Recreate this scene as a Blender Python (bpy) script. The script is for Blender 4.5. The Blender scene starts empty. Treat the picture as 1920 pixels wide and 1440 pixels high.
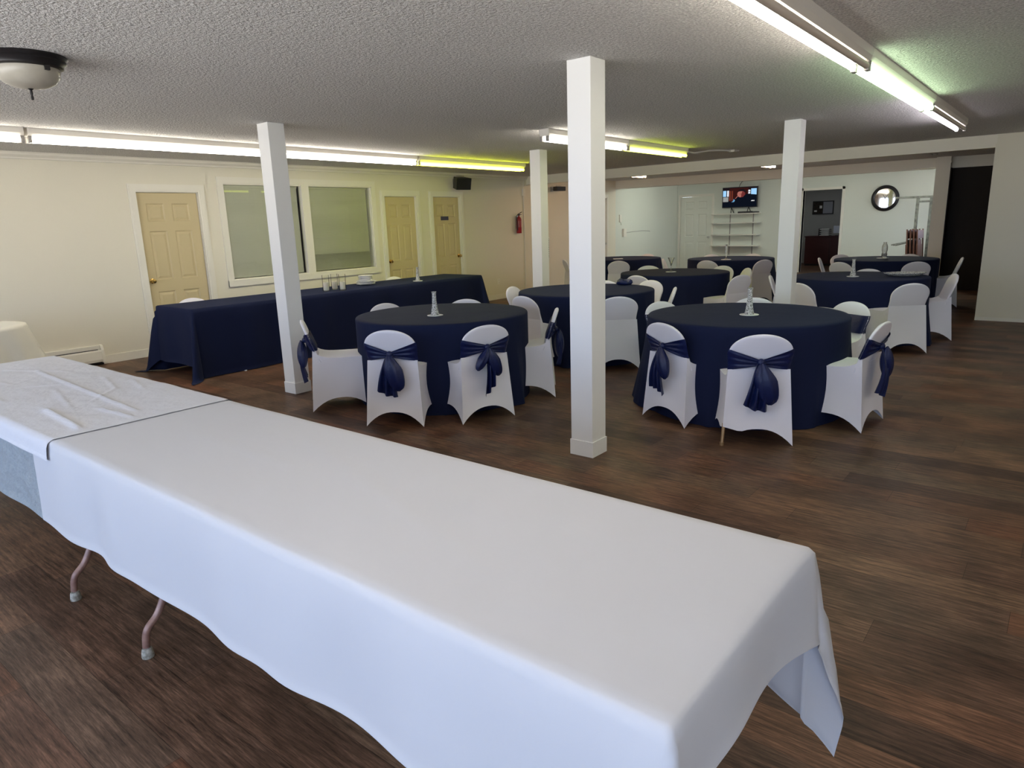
import bpy, bmesh, math, random
from mathutils import Vector, Matrix, noise

# ------------------------------------------------------------------ camera
W_PX = 1920.0
F_PX = 1289.2
YAW, PITCH, ROLL, CAM_H = math.radians(39.13), math.radians(13.21), math.radians(-1.893), 1.52
sc = bpy.context.scene
COL = sc.collection


def make_camera():
    f = Vector((-math.sin(YAW) * math.cos(PITCH), math.cos(YAW) * math.cos(PITCH), -math.sin(PITCH)))
    rt = Vector((math.cos(YAW), math.sin(YAW), 0))
    up = rt.cross(f)
    r2 = rt * math.cos(ROLL) + up * math.sin(ROLL)
    u2 = -rt * math.sin(ROLL) + up * math.cos(ROLL)
    m = Matrix((r2, u2, -f)).transposed().to_4x4()
    m.translation = Vector((0, 0, CAM_H))
    cam = bpy.data.cameras.new('camera')
    cam.sensor_width = 36.0
    cam.lens = F_PX / W_PX * 36.0
    cam.clip_start = 0.05
    cam.clip_end = 100
    o = bpy.data.objects.new('camera', cam)
    o.matrix_world = m
    COL.objects.link(o)
    sc.camera = o


make_camera()
sc.cycles.transparent_max_bounces = 32

# ------------------------------------------------------------------ light and exposure
sc.view_settings.view_transform = 'Standard'
sc.view_settings.look = 'None'
sc.view_settings.exposure = 0.0
sc.view_settings.gamma = 1.0
sc.view_settings.use_curve_mapping = False

world = bpy.data.worlds.new('daylight')
sc.world = world
world.use_nodes = True
wn = world.node_tree.nodes
# blue sky above; an added bright glow below the horizon lifts the ceiling
_tc = wn.new('ShaderNodeTexCoord')
_sx = wn.new('ShaderNodeSeparateXYZ')
_rp = wn.new('ShaderNodeValToRGB')
_mr = wn.new('ShaderNodeMapRange')
_mr.inputs['From Min'].default_value = -1.0
_rp.color_ramp.elements[0].position, _rp.color_ramp.elements[0].color = 0.47, (0.95, 0.96, 0.97, 1)
_rp.color_ramp.elements[1].position, _rp.color_ramp.elements[1].color = 0.52, (0.29, 0.40, 0.62, 1)
_l = world.node_tree.links
_l.new(_tc.outputs['Generated'], _sx.inputs[0])
_l.new(_sx.outputs['Z'], _mr.inputs['Value'])
_l.new(_mr.outputs[0], _rp.inputs['Fac'])
_l.new(_rp.outputs['Color'], wn['Background'].inputs[0])
wn['Background'].inputs[1].default_value = 9.0
TUBE = 22.0            # brightness of a fluorescent tube


def portal(name, loc, rot, sx, sy):
    l = bpy.data.lights.new(name, 'AREA')
    l.shape = 'RECTANGLE'
    l.size, l.size_y = sx, sy
    l.cycles.is_portal = True
    o = bpy.data.objects.new(name, l)
    o.location = loc
    o.rotation_euler = rot
    COL.objects.link(o)


# windows in the wall behind the camera (x0, x1, z0, z1), open to the sky
FRONT_Y = -2.3
FRONT_WINDOWS = [(-8.1, -7.2, 0.75, 2.15), (-6.6, -4.2, 0.6, 2.25), (-3.9, -1.5, 0.6, 2.25), (-1.2, 1.2, 0.6, 2.25), (1.5, 3.7, 0.6, 2.25)]
for i, (a, b, c, d) in enumerate(FRONT_WINDOWS):
    portal('window_daylight', ((a + b) / 2, FRONT_Y - 0.2, (c + d) / 2), (math.radians(90), 0, 0), b - a, d - c)
BAY_WINDOW = (17.0, 18.6, 0.9, 2.2)      # y0, y1, z0, z1 on the east side of the far bay
portal('window_daylight', (-1.55, (BAY_WINDOW[0] + BAY_WINDOW[1]) / 2, 1.55), (math.radians(90), 0, math.radians(90)), 1.6, 1.3)

# ------------------------------------------------------------------ helpers
XL = -9.08            # face of the long wall with the doors
H = 2.44              # ceiling
YB = 11.4             # first beam
YB2 = 15.5            # second beam
YR = 19.0             # end wall of the far bay
XR = 4.0


def principled(name, color, rough=0.6, metal=0.0, **kw):
    m = bpy.data.materials.new(name)
    m.use_nodes = True
    b = m.node_tree.nodes['Principled BSDF']
    b.inputs['Base Color'].default_value = (*color, 1)
    b.inputs['Roughness'].default_value = rough
    b.inputs['Metallic'].default_value = metal
    for k, v in kw.items():
        b.inputs[k].default_value = v
    return m


def add_bump(m, scale, strength, dist=0.01, detail=4.0, stretch=(1, 1, 1), kind='NOISE', rough=0.6):
    nt = m.node_tree
    b = nt.nodes['Principled BSDF']
    tc = nt.nodes.new('ShaderNodeTexCoord')
    mp = nt.nodes.new('ShaderNodeMapping')
    mp.inputs['Scale'].default_value = stretch
    if kind == 'NOISE':
        t = nt.nodes.new('ShaderNodeTexNoise')
        t.inputs['Detail'].default_value = detail
        t.inputs['Roughness'].default_value = rough
        out = t.outputs['Fac']
    else:
        t = nt.nodes.new('ShaderNodeTexVoronoi')
        out = t.outputs['Distance']
    t.inputs['Scale'].default_value = scale
    bp = nt.nodes.new('ShaderNodeBump')
    bp.inputs['Strength'].default_value = strength
    bp.inputs['Distance'].default_value = dist
    nt.links.new(tc.outputs['Object'], mp.inputs['Vector'])
    nt.links.new(mp.outputs['Vector'], t.inputs['Vector'])
    nt.links.new(out, bp.inputs['Height'])
    prev = b.inputs['Normal'].links
    if prev:
        nt.links.new(prev[0].from_socket, bp.inputs['Normal'])
    nt.links.new(bp.outputs['Normal'], b.inputs['Normal'])
    return out


def mottle(m, c1, c2, scale, detail=3.0, lo=0.35, hi=0.65, stretch=(1, 1, 1)):
    nt = m.node_tree
    b = nt.nodes['Principled BSDF']
    tc = nt.nodes.new('ShaderNodeTexCoord')
    mp = nt.nodes.new('ShaderNodeMapping')
    mp.inputs['Scale'].default_value = stretch
    t = nt.nodes.new('ShaderNodeTexNoise')
    t.inputs['Scale'].default_value = scale
    t.inputs['Detail'].default_value = detail
    r = nt.nodes.new('ShaderNodeValToRGB')
    r.color_ramp.elements[0].position = lo
    r.color_ramp.elements[1].position = hi
    r.color_ramp.elements[0].color = (*c1, 1)
    r.color_ramp.elements[1].color = (*c2, 1)
    nt.links.new(tc.outputs['Object'], mp.inputs['Vector'])
    nt.links.new(mp.outputs['Vector'], t.inputs['Vector'])
    nt.links.new(t.outputs['Fac'], r.inputs['Fac'])
    nt.links.new(r.outputs['Color'], b.inputs['Base Color'])


def emissive(name, color, strength):
    m = bpy.data.materials.new(name)
    m.use_nodes = True
    nt = m.node_tree
    nt.nodes.remove(nt.nodes['Principled BSDF'])
    e = nt.nodes.new('ShaderNodeEmission')
    e.inputs[0].default_value = (*color, 1)
    e.inputs[1].default_value = strength
    nt.links.new(e.outputs[0], nt.nodes['Material Output'].inputs[0])
    return m


M = {}
M['wall'] = principled('painted_wall', (0.78, 0.74, 0.62), 0.75)
add_bump(M['wall'], 45, 0.25, 0.004)
M['bay_wall'] = principled('bay_wall_paint', (0.72, 0.74, 0.66), 0.7)
add_bump(M['bay_wall'], 45, 0.2, 0.004)
M['trim'] = principled('trim_paint', (0.82, 0.79, 0.70), 0.45)
add_bump(M['trim'], 30, 0.1, 0.002)
M['beam'] = principled('beam_paint', (0.82, 0.78, 0.68), 0.65)
add_bump(M['beam'], 20, 0.1, 0.003)
M['column'] = principled('column_paint', (0.86, 0.85, 0.83), 0.5)
add_bump(M['column'], 14, 0.25, 0.003)
M['door'] = principled('beige_door_paint', (0.60, 0.50, 0.29), 0.5)
add_bump(M['door'], 60, 0.08, 0.002, stretch=(1, 1, 0.15))
M['bay_door'] = principled('white_door_paint', (0.76, 0.77, 0.68), 0.5)
add_bump(M['bay_door'], 60, 0.08, 0.002, stretch=(1, 1, 0.15))
M['ceiling'] = principled('popcorn_ceiling', (0.80, 0.78, 0.75), 0.95)
mottle(M['ceiling'], (0.66, 0.64, 0.62), (0.92, 0.90, 0.87), 75, 2.0, 0.38, 0.62)  # light and dark flecks paint the shading of the popcorn's pits
add_bump(M['ceiling'], 60, 1.0, 0.03, 3.0)
M['dark_wall'] = principled('brown_passage_shade', (0.014, 0.009, 0.007), 0.8)  # brown taken to near black to paint the passage's shade
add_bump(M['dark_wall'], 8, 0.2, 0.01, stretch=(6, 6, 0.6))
M['office_wall'] = principled('grey_office_wall', (0.42, 0.42, 0.42), 0.8)
add_bump(M['office_wall'], 40, 0.1, 0.003)
M['brass'] = principled('brass', (0.62, 0.42, 0.14), 0.25, 1.0)
add_bump(M['brass'], 80, 0.05, 0.001)
M['steel'] = principled('steel', (0.55, 0.53, 0.5), 0.35, 1.0)
add_bump(M['steel'], 80, 0.05, 0.001)
M['fixture'] = principled('enamelled_channel', (0.74, 0.70, 0.64), 0.4)
add_bump(M['fixture'], 30, 0.05, 0.001)
M['socket'] = principled('lamp_holder', (0.30, 0.28, 0.26), 0.5)
add_bump(M['socket'], 60, 0.1, 0.001)
M['black'] = principled('black_plastic', (0.012, 0.012, 0.014), 0.45)
add_bump(M['black'], 200, 0.1, 0.001)
M['bronze'] = principled('dark_bronze', (0.015, 0.013, 0.014), 0.4, 0.3)
add_bump(M['bronze'], 60, 0.1, 0.001)
M['opal'] = principled('frosted_glass_bowl', (0.60, 0.57, 0.49), 0.35)
mottle(M['opal'], (0.40, 0.37, 0.31), (0.48, 0.45, 0.38), 9)
M['blind'] = principled('blind_slats', (0.60, 0.60, 0.50), 0.5)
add_bump(M['blind'], 20, 0.05, 0.001)
M['red'] = principled('extinguisher_red', (0.30, 0.012, 0.02), 0.3)
add_bump(M['red'], 60, 0.05, 0.001)
M['paper'] = principled('white_paper', (0.80, 0.80, 0.80), 0.7)
add_bump(M['paper'], 50, 0.1, 0.001)
M['ceramic'] = principled('white_ceramic', (0.84, 0.84, 0.84), 0.2)
add_bump(M['ceramic'], 30, 0.02, 0.001)
M['wax'] = principled('candle_wax', (0.82, 0.78, 0.68), 0.5, **{'Subsurface Weight': 0.15})
add_bump(M['wax'], 30, 0.05, 0.001)
M['tan_metal'] = principled('tan_leg_paint', (0.33, 0.19, 0.15), 0.35, 0.2)
mottle(M['tan_metal'], (0.27, 0.15, 0.12), (0.40, 0.24, 0.19), 25)
M['cap'] = principled('grey_leg_cap', (0.36, 0.35, 0.30), 0.7)
mottle(M['cap'], (0.22, 0.21, 0.17), (0.48, 0.46, 0.40), 60)
M['gold_metal'] = principled('bronze_chair_leg', (0.46, 0.30, 0.16), 0.35, 0.7)
add_bump(M['gold_metal'], 60, 0.1, 0.001)
M['wood_chair'] = principled('brown_folding_chair_wood', (0.10, 0.035, 0.02), 0.5)
add_bump(M['wood_chair'], 12, 0.2, 0.003, stretch=(6, 6, 1))
M['rack'] = principled('grey_rack_steel', (0.12, 0.12, 0.10), 0.55, 0.3)
mottle(M['rack'], (0.07, 0.07, 0.06), (0.2, 0.2, 0.17), 18)
M['mahogany'] = principled('mahogany', (0.055, 0.012, 0.012), 0.35)
add_bump(M['mahogany'], 10, 0.1, 0.003, stretch=(1, 1, 6))
M['mirror'] = principled('clock_glass', (0.85, 0.83, 0.80), 0.03, 1.0)
add_bump(M['mirror'], 3, 0.01, 0.001)
M['drape'] = principled('tan_patterned_drape', (0.40, 0.28, 0.16), 0.8)
mottle(M['drape'], (0.25, 0.17, 0.10), (0.52, 0.38, 0.24), 20)
M['navy_plate'] = principled('navy_sign_plate', (0.012, 0.015, 0.035), 0.4)
add_bump(M['navy_plate'], 60, 0.03, 0.001)
M['cork'] = principled('dark_cork', (0.03, 0.022, 0.018), 0.9)
mottle(M['cork'], (0.02, 0.015, 0.012), (0.05, 0.035, 0.03), 30)


def glassy(name, tint=(1, 1, 1), rough=0.02, mix=0.12, glow=None):
    """thin clear glass: mostly see-through with a sharp reflection"""
    m = bpy.data.materials.new(name)
    m.use_nodes = True
    nt = m.node_tree
    nt.nodes.remove(nt.nodes['Principled BSDF'])
    tr = nt.nodes.new('ShaderNodeBsdfTransparent')
    tr.inputs[0].default_value = (*tint, 1)
    gl = nt.nodes.new('ShaderNodeBsdfGlossy')
    gl.inputs['Roughness'].default_value = rough
    fr = nt.nodes.new('ShaderNodeLayerWeight')
    fr.inputs[0].default_value = mix
    n = nt.nodes.new('ShaderNodeTexNoise')
    n.inputs['Scale'].default_value = 6
    bp = nt.nodes.new('ShaderNodeBump')
    bp.inputs['Strength'].default_value = 0.01
    nt.links.new(n.outputs['Fac'], bp.inputs['Height'])
    nt.links.new(bp.outputs['Normal'], gl.inputs['Normal'])
    mx = nt.nodes.new('ShaderNodeMixShader')
    nt.links.new(fr.outputs['Fresnel'], mx.inputs[0])
    nt.links.new(tr.outputs[0], mx.inputs[1])
    nt.links.new(gl.outputs[0], mx.inputs[2])
    nt.links.new(mx.outputs[0], nt.nodes['Material Output'].inputs[0])
    return m


M['pane'] = glassy('window_glass', (0.99, 1.0, 0.99), 0.01, 0.22)
M['jar'] = glassy('clear_glass', (0.96, 0.96, 0.94), 0.08, 0.12)
M['crystal'] = principled('cut_crystal', (0.95, 0.96, 0.92), 0.1, 0.0, **{'Transmission Weight': 0.35, 'IOR': 1.5, 'Specular IOR Level': 1.0})
add_bump(M['crystal'], 90, 0.9, 0.006, kind='VORONOI')
mottle(M['crystal'], (0.22, 0.22, 0.19), (1.0, 1.0, 0.97), 160, 1.0, 0.42, 0.52)  # pale and dark flecks paint cut-glass glints into the colour
M['clear_crystal'] = principled('clear_crystal', (0.9, 0.9, 0.88), 0.05, 0.0, **{'Transmission Weight': 0.9, 'IOR': 1.45})
add_bump(M['clear_crystal'], 20, 0.2, 0.004)


def fabric(name, color, rough=0.85, sheen=0.2, tint=(1, 1, 1), weave=900, wb=0.15, wrinkle=0.0, wscale=5.0, wdist=0.01):
    m = principled(name, color, rough)
    b = m.node_tree.nodes['Principled BSDF']
    b.inputs['Sheen Weight'].default_value = sheen
    b.inputs['Sheen Roughness'].default_value = 0.4
    b.inputs['Sheen Tint'].default_value = (*tint, 1)
    b.inputs['Specular IOR Level'].default_value = 0.2
    add_bump(m, weave, wb, 0.0008, 1.0)
    if wrinkle:
        add_bump(m, wscale, wrinkle, wdist, 5.0, rough=0.55)
    return m


M['white_spandex'] = fabric('white_spandex', (0.87, 0.85, 0.90), 0.6, 0.15, wrinkle=0.25, wscale=6, wdist=0.008)
M['white_cloth'] = fabric('white_table_linen', (0.64, 0.635, 0.65), 0.75, 0.12, wrinkle=0.35, wscale=3.5, wdist=0.012)
M['crumpled_cloth'] = fabric('crumpled_white_linen', (0.70, 0.70, 0.73), 0.75, 0.12, wrinkle=0.7, wscale=6, wdist=0.02)
M['grey_liner'] = fabric('thin_grey_liner', (0.36, 0.40, 0.42), 0.6, 0.1, wrinkle=1.0, wscale=9, wdist=0.03)
M['cream_cloth'] = fabric('cream_round_linen', (0.74, 0.72, 0.64), 0.75, 0.12, wrinkle=0.4, wscale=6, wdist=0.015)
M['navy_cloth'] = fabric('navy_polyester_linen', (0.0130, 0.0180, 0.050), 0.8, 0.04, (0.35, 0.42, 0.6), wrinkle=0.35, wscale=4, wdist=0.015)
M['navy_cloth'].node_tree.nodes['Principled BSDF'].inputs['Specular IOR Level'].default_value = 0.08
M['navy_satin'] = fabric('navy_satin', (0.006, 0.013, 0.070), 0.36, 0.0, (0.4, 0.5, 0.9), wrinkle=0.4, wscale=25, wdist=0.01)
M['navy_satin'].node_tree.nodes['Principled BSDF'].inputs['Specular IOR Level'].default_value = 0.42


def floor_material():
    m = bpy.data.materials.new('brown_vinyl_planks')
    m.use_nodes = True
    nt = m.node_tree
    b = nt.nodes['Principled BSDF']
    N, L = nt.nodes.new, nt.links.new
    tc = N('ShaderNodeTexCoord')
    # staggered planks: every row is shifted by its own random amount
    PW, PL = 0.178, 1.22

    def math_(op, a, b=None):
        n_ = N('ShaderNodeMath')
        n_.operation = op
        for k_, v_ in enumerate((a, b)):
            if v_ is None:
                continue
            if isinstance(v_, (int, float)):
                n_.inputs[k_].default_value = v_
            else:
                L(v_, n_.inputs[k_])
        return n_.outputs[0]
    sp = N('ShaderNodeSeparateXYZ')
    L(tc.outputs['Object'], sp.inputs[0])
    ry = math_('DIVIDE', sp.outputs['Y'], PW)
    row = math_('FLOOR', ry)
    wn1 = N('ShaderNodeTexWhiteNoise')
    wn1.noise_dimensions = '1D'
    L(row, wn1.inputs['W'])
    ux = math_('ADD', math_('DIVIDE', sp.outputs['X'], PL), math_('MULTIPLY', wn1.outputs['Value'], 7.0))
    colm = math_('FLOOR', ux)
    cmb = N('ShaderNodeCombineXYZ')
    L(row, cmb.inputs[0])
    L(colm, cmb.inputs[1])
    wn2 = N('ShaderNodeTexWhiteNoise')
    wn2.noise_dimensions = '2D'
    L(cmb.outputs[0], wn2.inputs['Vector'])
    fy = math_('MULTIPLY', math_('PINGPONG', ry, 0.5), PW)
    fx = math_('MULTIPLY', math_('PINGPONG', ux, 0.5), PL)
    gap = math_('LESS_THAN', math_('MINIMUM', fy, fx), 0.0011)
    ramp = N('ShaderNodeValToRGB')
    e = ramp.color_ramp.elements
    e[0].position, e[0].color = 0.0, (0.050, 0.028, 0.019, 1)
    e[1].position, e[1].color = 1.0, (0.120, 0.071, 0.043, 1)
    for p, c in ((0.25, (0.080, 0.043, 0.027, 1)), (0.5, (0.090, 0.057, 0.037, 1)), (0.75, (0.095, 0.044, 0.025, 1))):
        x = e.new(p)
        x.color = c
    L(wn2.outputs['Value'], ramp.inputs['Fac'])
    # long grain along the plank
    mp = N('ShaderNodeMapping')
    mp.inputs['Scale'].default_value = (1.6, 22, 1)
    L(tc.outputs['Object'], mp.inputs['Vector'])
    g = N('ShaderNodeTexNoise')
    g.inputs['Scale'].default_value = 3.0
    g.inputs['Detail'].default_value = 8
    g.inputs['Roughness'].default_value = 0.65
    L(mp.outputs['Vector'], g.inputs['Vector'])
    # patches across planks
    p2 = N('ShaderNodeTexNoise')
    p2.inputs['Scale'].default_value = 3.2
    p2.inputs['Detail'].default_value = 5
    L(tc.outputs['Object'], p2.inputs['Vector'])
    mr = N('ShaderNodeMapRange')
    mr.inputs['From Min'].default_value = 0.3
    mr.inputs['From Max'].default_value = 0.7
    mr.inputs['To Min'].default_value = 0.30
    mr.inputs['To Max'].default_value = 1.75
    L(g.outputs['Fac'], mr.inputs['Value'])
    mr2 = N('ShaderNodeMapRange')
    mr2.inputs['From Min'].default_value = 0.3
    mr2.inputs['From Max'].default_value = 0.7
    mr2.inputs['To Min'].default_value = 0.85
    mr2.inputs['To Max'].default_value = 1.65
    L(p2.outputs['Fac'], mr2.inputs['Value'])
    mul = N('ShaderNodeMath')
    mul.operation = 'MULTIPLY'
    L(mr.outputs[0], mul.inputs[0])
    L(mr2.outputs[0], mul.inputs[1])
    vm = N('ShaderNodeVectorMath')
    vm.operation = 'SCALE'
    L(ramp.outputs['Color'], vm.inputs[0])
    L(mul.outputs[0], vm.inputs['Scale'])
    # fine scratches and pale flecks
    mp3 = N('ShaderNodeMapping')
    mp3.inputs['Scale'].default_value = (9, 130, 1)
    L(tc.outputs['Object'], mp3.inputs['Vector'])
    g3 = N('ShaderNodeTexNoise')
    g3.inputs['Scale'].default_value = 2.0
    g3.inputs['Detail'].default_value = 6
    g3.inputs['Roughness'].default_value = 0.7
    L(mp3.outputs['Vector'], g3.inputs['Vector'])
    mr3 = N('ShaderNodeMapRange')
    mr3.inputs['From Min'].default_value = 0.35
    mr3.inputs['From Max'].default_value = 0.72
    mr3.inputs['To Min'].default_value = 0.72
    mr3.inputs['To Max'].default_value = 1.65
    L(g3.outputs['Fac'], mr3.inputs['Value'])
    seam = N('ShaderNodeMapRange')
    seam.inputs['To Min'].default_value = 1.0
    seam.inputs['To Max'].default_value = 0.45
    L(gap, seam.inputs['Value'])
    m3 = N('ShaderNodeMath')
    m3.operation = 'MULTIPLY'
    L(mr3.outputs[0], m3.inputs[0])
    L(seam.outputs[0], m3.inputs[1])
    vm2 = N('ShaderNodeVectorMath')
    vm2.operation = 'SCALE'
    L(vm.outputs[0], vm2.inputs[0])
    L(m3.outputs[0], vm2.inputs['Scale'])
    L(vm2.outputs[0], b.inputs['Base Color'])
    b.inputs['Roughness'].default_value = 0.42
    b.inputs['Specular IOR Level'].default_value = 0.15
    rr = N('ShaderNodeMapRange')
    rr.inputs['To Min'].default_value = 0.34
    rr.inputs['To Max'].default_value = 0.55
    L(g.outputs['Fac'], rr.inputs['Value'])
    L(rr.outputs[0], b.inputs['Roughness'])
    bp = N('ShaderNodeBump')
    bp.inputs['Strength'].default_value = 0.25
    bp.inputs['Distance'].default_value = 0.003
    L(g.outputs['Fac'], bp.inputs['Height'])
    bp2 = N('ShaderNodeBump')
    bp2.invert = True
    bp2.inputs['Strength'].default_value = 0.4
    bp2.inputs['Distance'].default_value = 0.002
    L(gap, bp2.inputs['Height'])
    L(bp.outputs['Normal'], bp2.inputs['Normal'])
    L(bp2.outputs['Normal'], b.inputs['Normal'])
    return m


M['floor'] = floor_material()

TUBES = {
    'warm': emissive('tube_warm_white', (1.0, 0.93, 0.80), TUBE * 0.9),
    'pink': emissive('tube_soft_white', (1.0, 0.92, 0.80), TUBE * 1.35),
    'yellow': emissive('tube_yellowed', (0.90, 0.97, 0.055), TUBE * 0.8),
    'lime': emissive('tube_lime_white', (0.86, 1.0, 0.11), TUBE * 0.42),
    'green': emissive('tube_green_white', (0.72, 1.0, 0.62), TUBE * 0.6),
    'cool': emissive('tube_cool_white', (0.95, 0.90, 1.0), TUBE),
    'orange': emissive('tube_incandescent_tint', (1.0, 0.62, 0.34), TUBE * 1.9),
    'bay': emissive('tube_bay_fill', (0.92, 1.0, 0.90), TUBE * 4.0),  # for the strip added behind the second beam
    'half': emissive('tube_fill_white', (1.0, 0.95, 0.90), TUBE * 0.6),  # for strips added out of view as fill
    'bay_east': emissive('tube_bay_east_fill', (0.92, 1.0, 0.90), TUBE * 6.5),  # stronger fill for the added strip on the clock side
    'dim': emissive('tube_office_fill', (0.95, 1.0, 0.95), TUBE * 0.7),  # for the strip added in the office
    'off': principled('unlit_tube', (0.72, 0.62, 0.52), 0.3),
}


class MB:
    """collects shapes of one part"""

    def __init__(self):
        self.v, self.f, self.mi = [], [], []

    def add(self, verts, faces, mi=0):
        n = len(self.v)
        self.v += [tuple(p) for p in verts]
        self.f += [tuple(n + i for i in q) for q in faces]
        self.mi += [mi] * len(faces)
        return self

    def box(self, x0, x1, y0, y1, z0, z1, mi=0, rot=None, about=(0, 0, 0)):
        vs = [(x, y, z) for x in (x0, x1) for y in (y0, y1) for z in (z0, z1)]
        if rot is not None:
            a = Vector(about)
            vs = [tuple(rot @ (Vector(p) - a) + a) for p in vs]
        return self.add(vs, [(0, 1, 3, 2), (4, 6, 7, 5), (0, 4, 5, 1), (2, 3, 7, 6), (0, 2, 6, 4), (1, 5, 7, 3)], mi)

    def grid(self, nu, nv, fn, wrap=False, mi=0):
        vs = [fn(i / (nu if wrap else nu - 1), j / (nv - 1)) for j in range(nv) for i in range(nu)]
        fs = []
        for j in range(nv - 1):
            for i in range(nu if wrap else nu - 1):
                k = (i + 1) % nu
                fs.append((j * nu + i, j * nu + k, (j + 1) * nu + k, (j + 1) * nu + i))
        return self.add(vs, fs, mi)

    def lathe(self, prof, n=32, c=(0, 0, 0), mi=0, cap=True):
        vs = [(c[0] + r * math.cos(2 * math.pi * i / n), c[1] + r * math.sin(2 * math.pi * i / n), c[2] + z) for r, z in prof for i in range(n)]
        fs = [(j * n + i, j * n + (i + 1) % n, (j + 1) * n + (i + 1) % n, (j + 1) * n + i) for j in range(len(prof) - 1) for i in range(n)]
        if cap:
            if prof[0][0] > 1e-6:
                fs.append(tuple(range(n - 1, -1, -1)))
            if prof[-1][0] > 1e-6:
                fs.append(tuple((len(prof) - 1) * n + i for i in range(n)))
        return self.add(vs, fs, mi)

    def tube(self, pts, r, n=10, mi=0, taper=None):
        pts = [Vector(p) for p in pts]
        rings = []
        up = Vector((0, 0, 1))
        for i, p in enumerate(pts):
            d = (pts[min(i + 1, len(pts) - 1)] - pts[max(i - 1, 0)]).normalized()
            a = d.cross(up)
            if a.length < 1e-3:
                a = d.cross(Vector((1, 0, 0)))
            a.normalize()
            b = a.cross(d)
            rr = r if taper is None else taper[i]
            rings.append([p + (a * math.cos(t) + b * math.sin(t)) * rr for t in (2 * math.pi * k / n for k in range(n))])
        vs = [q for ring in rings for q in ring]
        fs = [(j * n + i, j * n + (i + 1) % n, (j + 1) * n + (i + 1) % n, (j + 1) * n + i) for j in range(len(pts) - 1) for i in range(n)]
        fs.append(tuple(range(n - 1, -1, -1)))
        fs.append(tuple((len(pts) - 1) * n + i for i in range(n)))
        return self.add(vs, fs, mi)

    def ball(self, c, r, n=14, m=9, mi=0):
        rx, ry, rz = (r, r, r) if not hasattr(r, '__len__') else r
        return self.grid(n, m, lambda u, v: (c[0] + rx * math.cos(2 * math.pi * u) * math.sin(math.pi * v), c[1] + ry * math.sin(2 * math.pi * u) * math.sin(math.pi * v), c[2] - rz * math.cos(math.pi * v)), True, mi)

    def build(self, name, mats, parent=None, smooth=False, bevel=0.0, angle=40, merge=True):
        me = bpy.data.meshes.new(name)
        me.from_pydata(self.v, [], self.f)
        bm = bmesh.new()
        bm.from_mesh(me)
        for f, mi in zip(bm.faces, self.mi):
            f.material_index = mi
        if merge:
            bmesh.ops.remove_doubles(bm, verts=bm.verts, dist=1e-5)
        bmesh.ops.recalc_face_normals(bm, faces=bm.faces)
        if bevel:
            bmesh.ops.bevel(bm, geom=[e for e in bm.edges if len(e.link_faces) == 2 and e.calc_face_angle(0) > 0.6], offset=bevel, segments=2, affect='EDGES', profile=0.6)
        bm.to_mesh(me)
        bm.free()
        for m in (mats if isinstance(mats, (list, tuple)) else [mats]):
            me.materials.append(m)
        if smooth:
            for p in me.polygons:
                p.use_smooth = True
            if angle < 180:
                try:
                    me.set_sharp_from_angle(angle=math.radians(angle))
                except Exception:
                    pass
        o = bpy.data.objects.new(name, me)
        COL.objects.link(o)
        if parent is not None:
            o.parent = parent
        return o


def tag(o, label=None, cat=None, group=None, kind=None):
    for k, v in (('label', label), ('category', cat), ('group', group), ('kind', kind)):
        if v:
            o[k] = v
    return o


def thing(name, label, cat, loc=(0, 0, 0), rot=0.0, group=None):
    o = bpy.data.objects.new(name, None)
    o.empty_display_size = 0.1
    COL.objects.link(o)
    o.location = loc
    o.rotation_euler = (0, 0, rot)
    return tag(o, label, cat, group)


def copy_tree(o, parent=None):
    c = o.copy()
    COL.objects.link(c)
    c.parent = parent
    for ch in list(o.children):
        copy_tree(ch, c)
    return c


def struct(name, mb, mat, parent=None, **kw):
    o = mb.build(name, mat, parent, **kw)
    if parent is None:
        o['kind'] = 'structure'
    return o


def wall_cells(mb, u0, u1, z0, z1, holes, place):
    """a wall with rectangular holes as boxes; place(a, b, c, d) adds one solid cell"""
    us = sorted({u0, u1, *[h[0] for h in holes], *[h[1] for h in holes]})
    zs = sorted({z0, z1, *[h[2] for h in holes], *[h[3] for h in holes]})
    for a, b in zip(us, us[1:]):
        run = None
        for c, d in zip(zs, zs[1:]):
            um, zm = (a + b) / 2, (c + d) / 2
            hole = any(h[0] < um < h[1] and h[2] < zm < h[3] for h in holes)
            if not hole:
                run = (run[0], d) if run else (c, d)
            if hole or d == zs[-1]:
                if run:
                    place(a, b, run[0], run[1])
                run = None


# ------------------------------------------------------------------ the room shell
mb = MB().box(XL - 1.5, XR + 0.2, FRONT_Y - 0.2, 16.5, -0.1, 0.0).box(XL - 1.5, -1.8, 16.5, 23.2, -0.1, 0.0)
struct('floor', mb, M['floor'])
mb = MB().box(XL - 0.15, XR + 0.15, FRONT_Y - 0.15, 16.5, H, H + 0.12).box(XL - 0.15, -1.8, 16.5, 23.2, H, H + 0.12)
struct('ceiling', mb, M['ceiling'])

# long wall with doors and window
DOORS_L = [(3.95, 4.74, 2.04), (7.94, 8.66, 2.02), (9.07, 9.78, 2.02)]
WIN_L = (5.10, 7.66, 0.86, 2.16)
mb = MB()
holes = [(a, b, 0, h) for a, b, h in DOORS_L] + [WIN_L, (14.2, 15.05, 0, 2.03)]
wall_cells(mb, FRONT_Y, 15.5, 0, H, holes, lambda a, b, c, d: mb.box(XL - 0.14, XL, a, b, c, d))
struct('wall_west', mb, M['wall'])
mb = MB().box(XL - 0.14, XL, 15.5, YR, 0, H)
struct('wall_west_bay', mb, M['bay_wall'])

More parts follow.
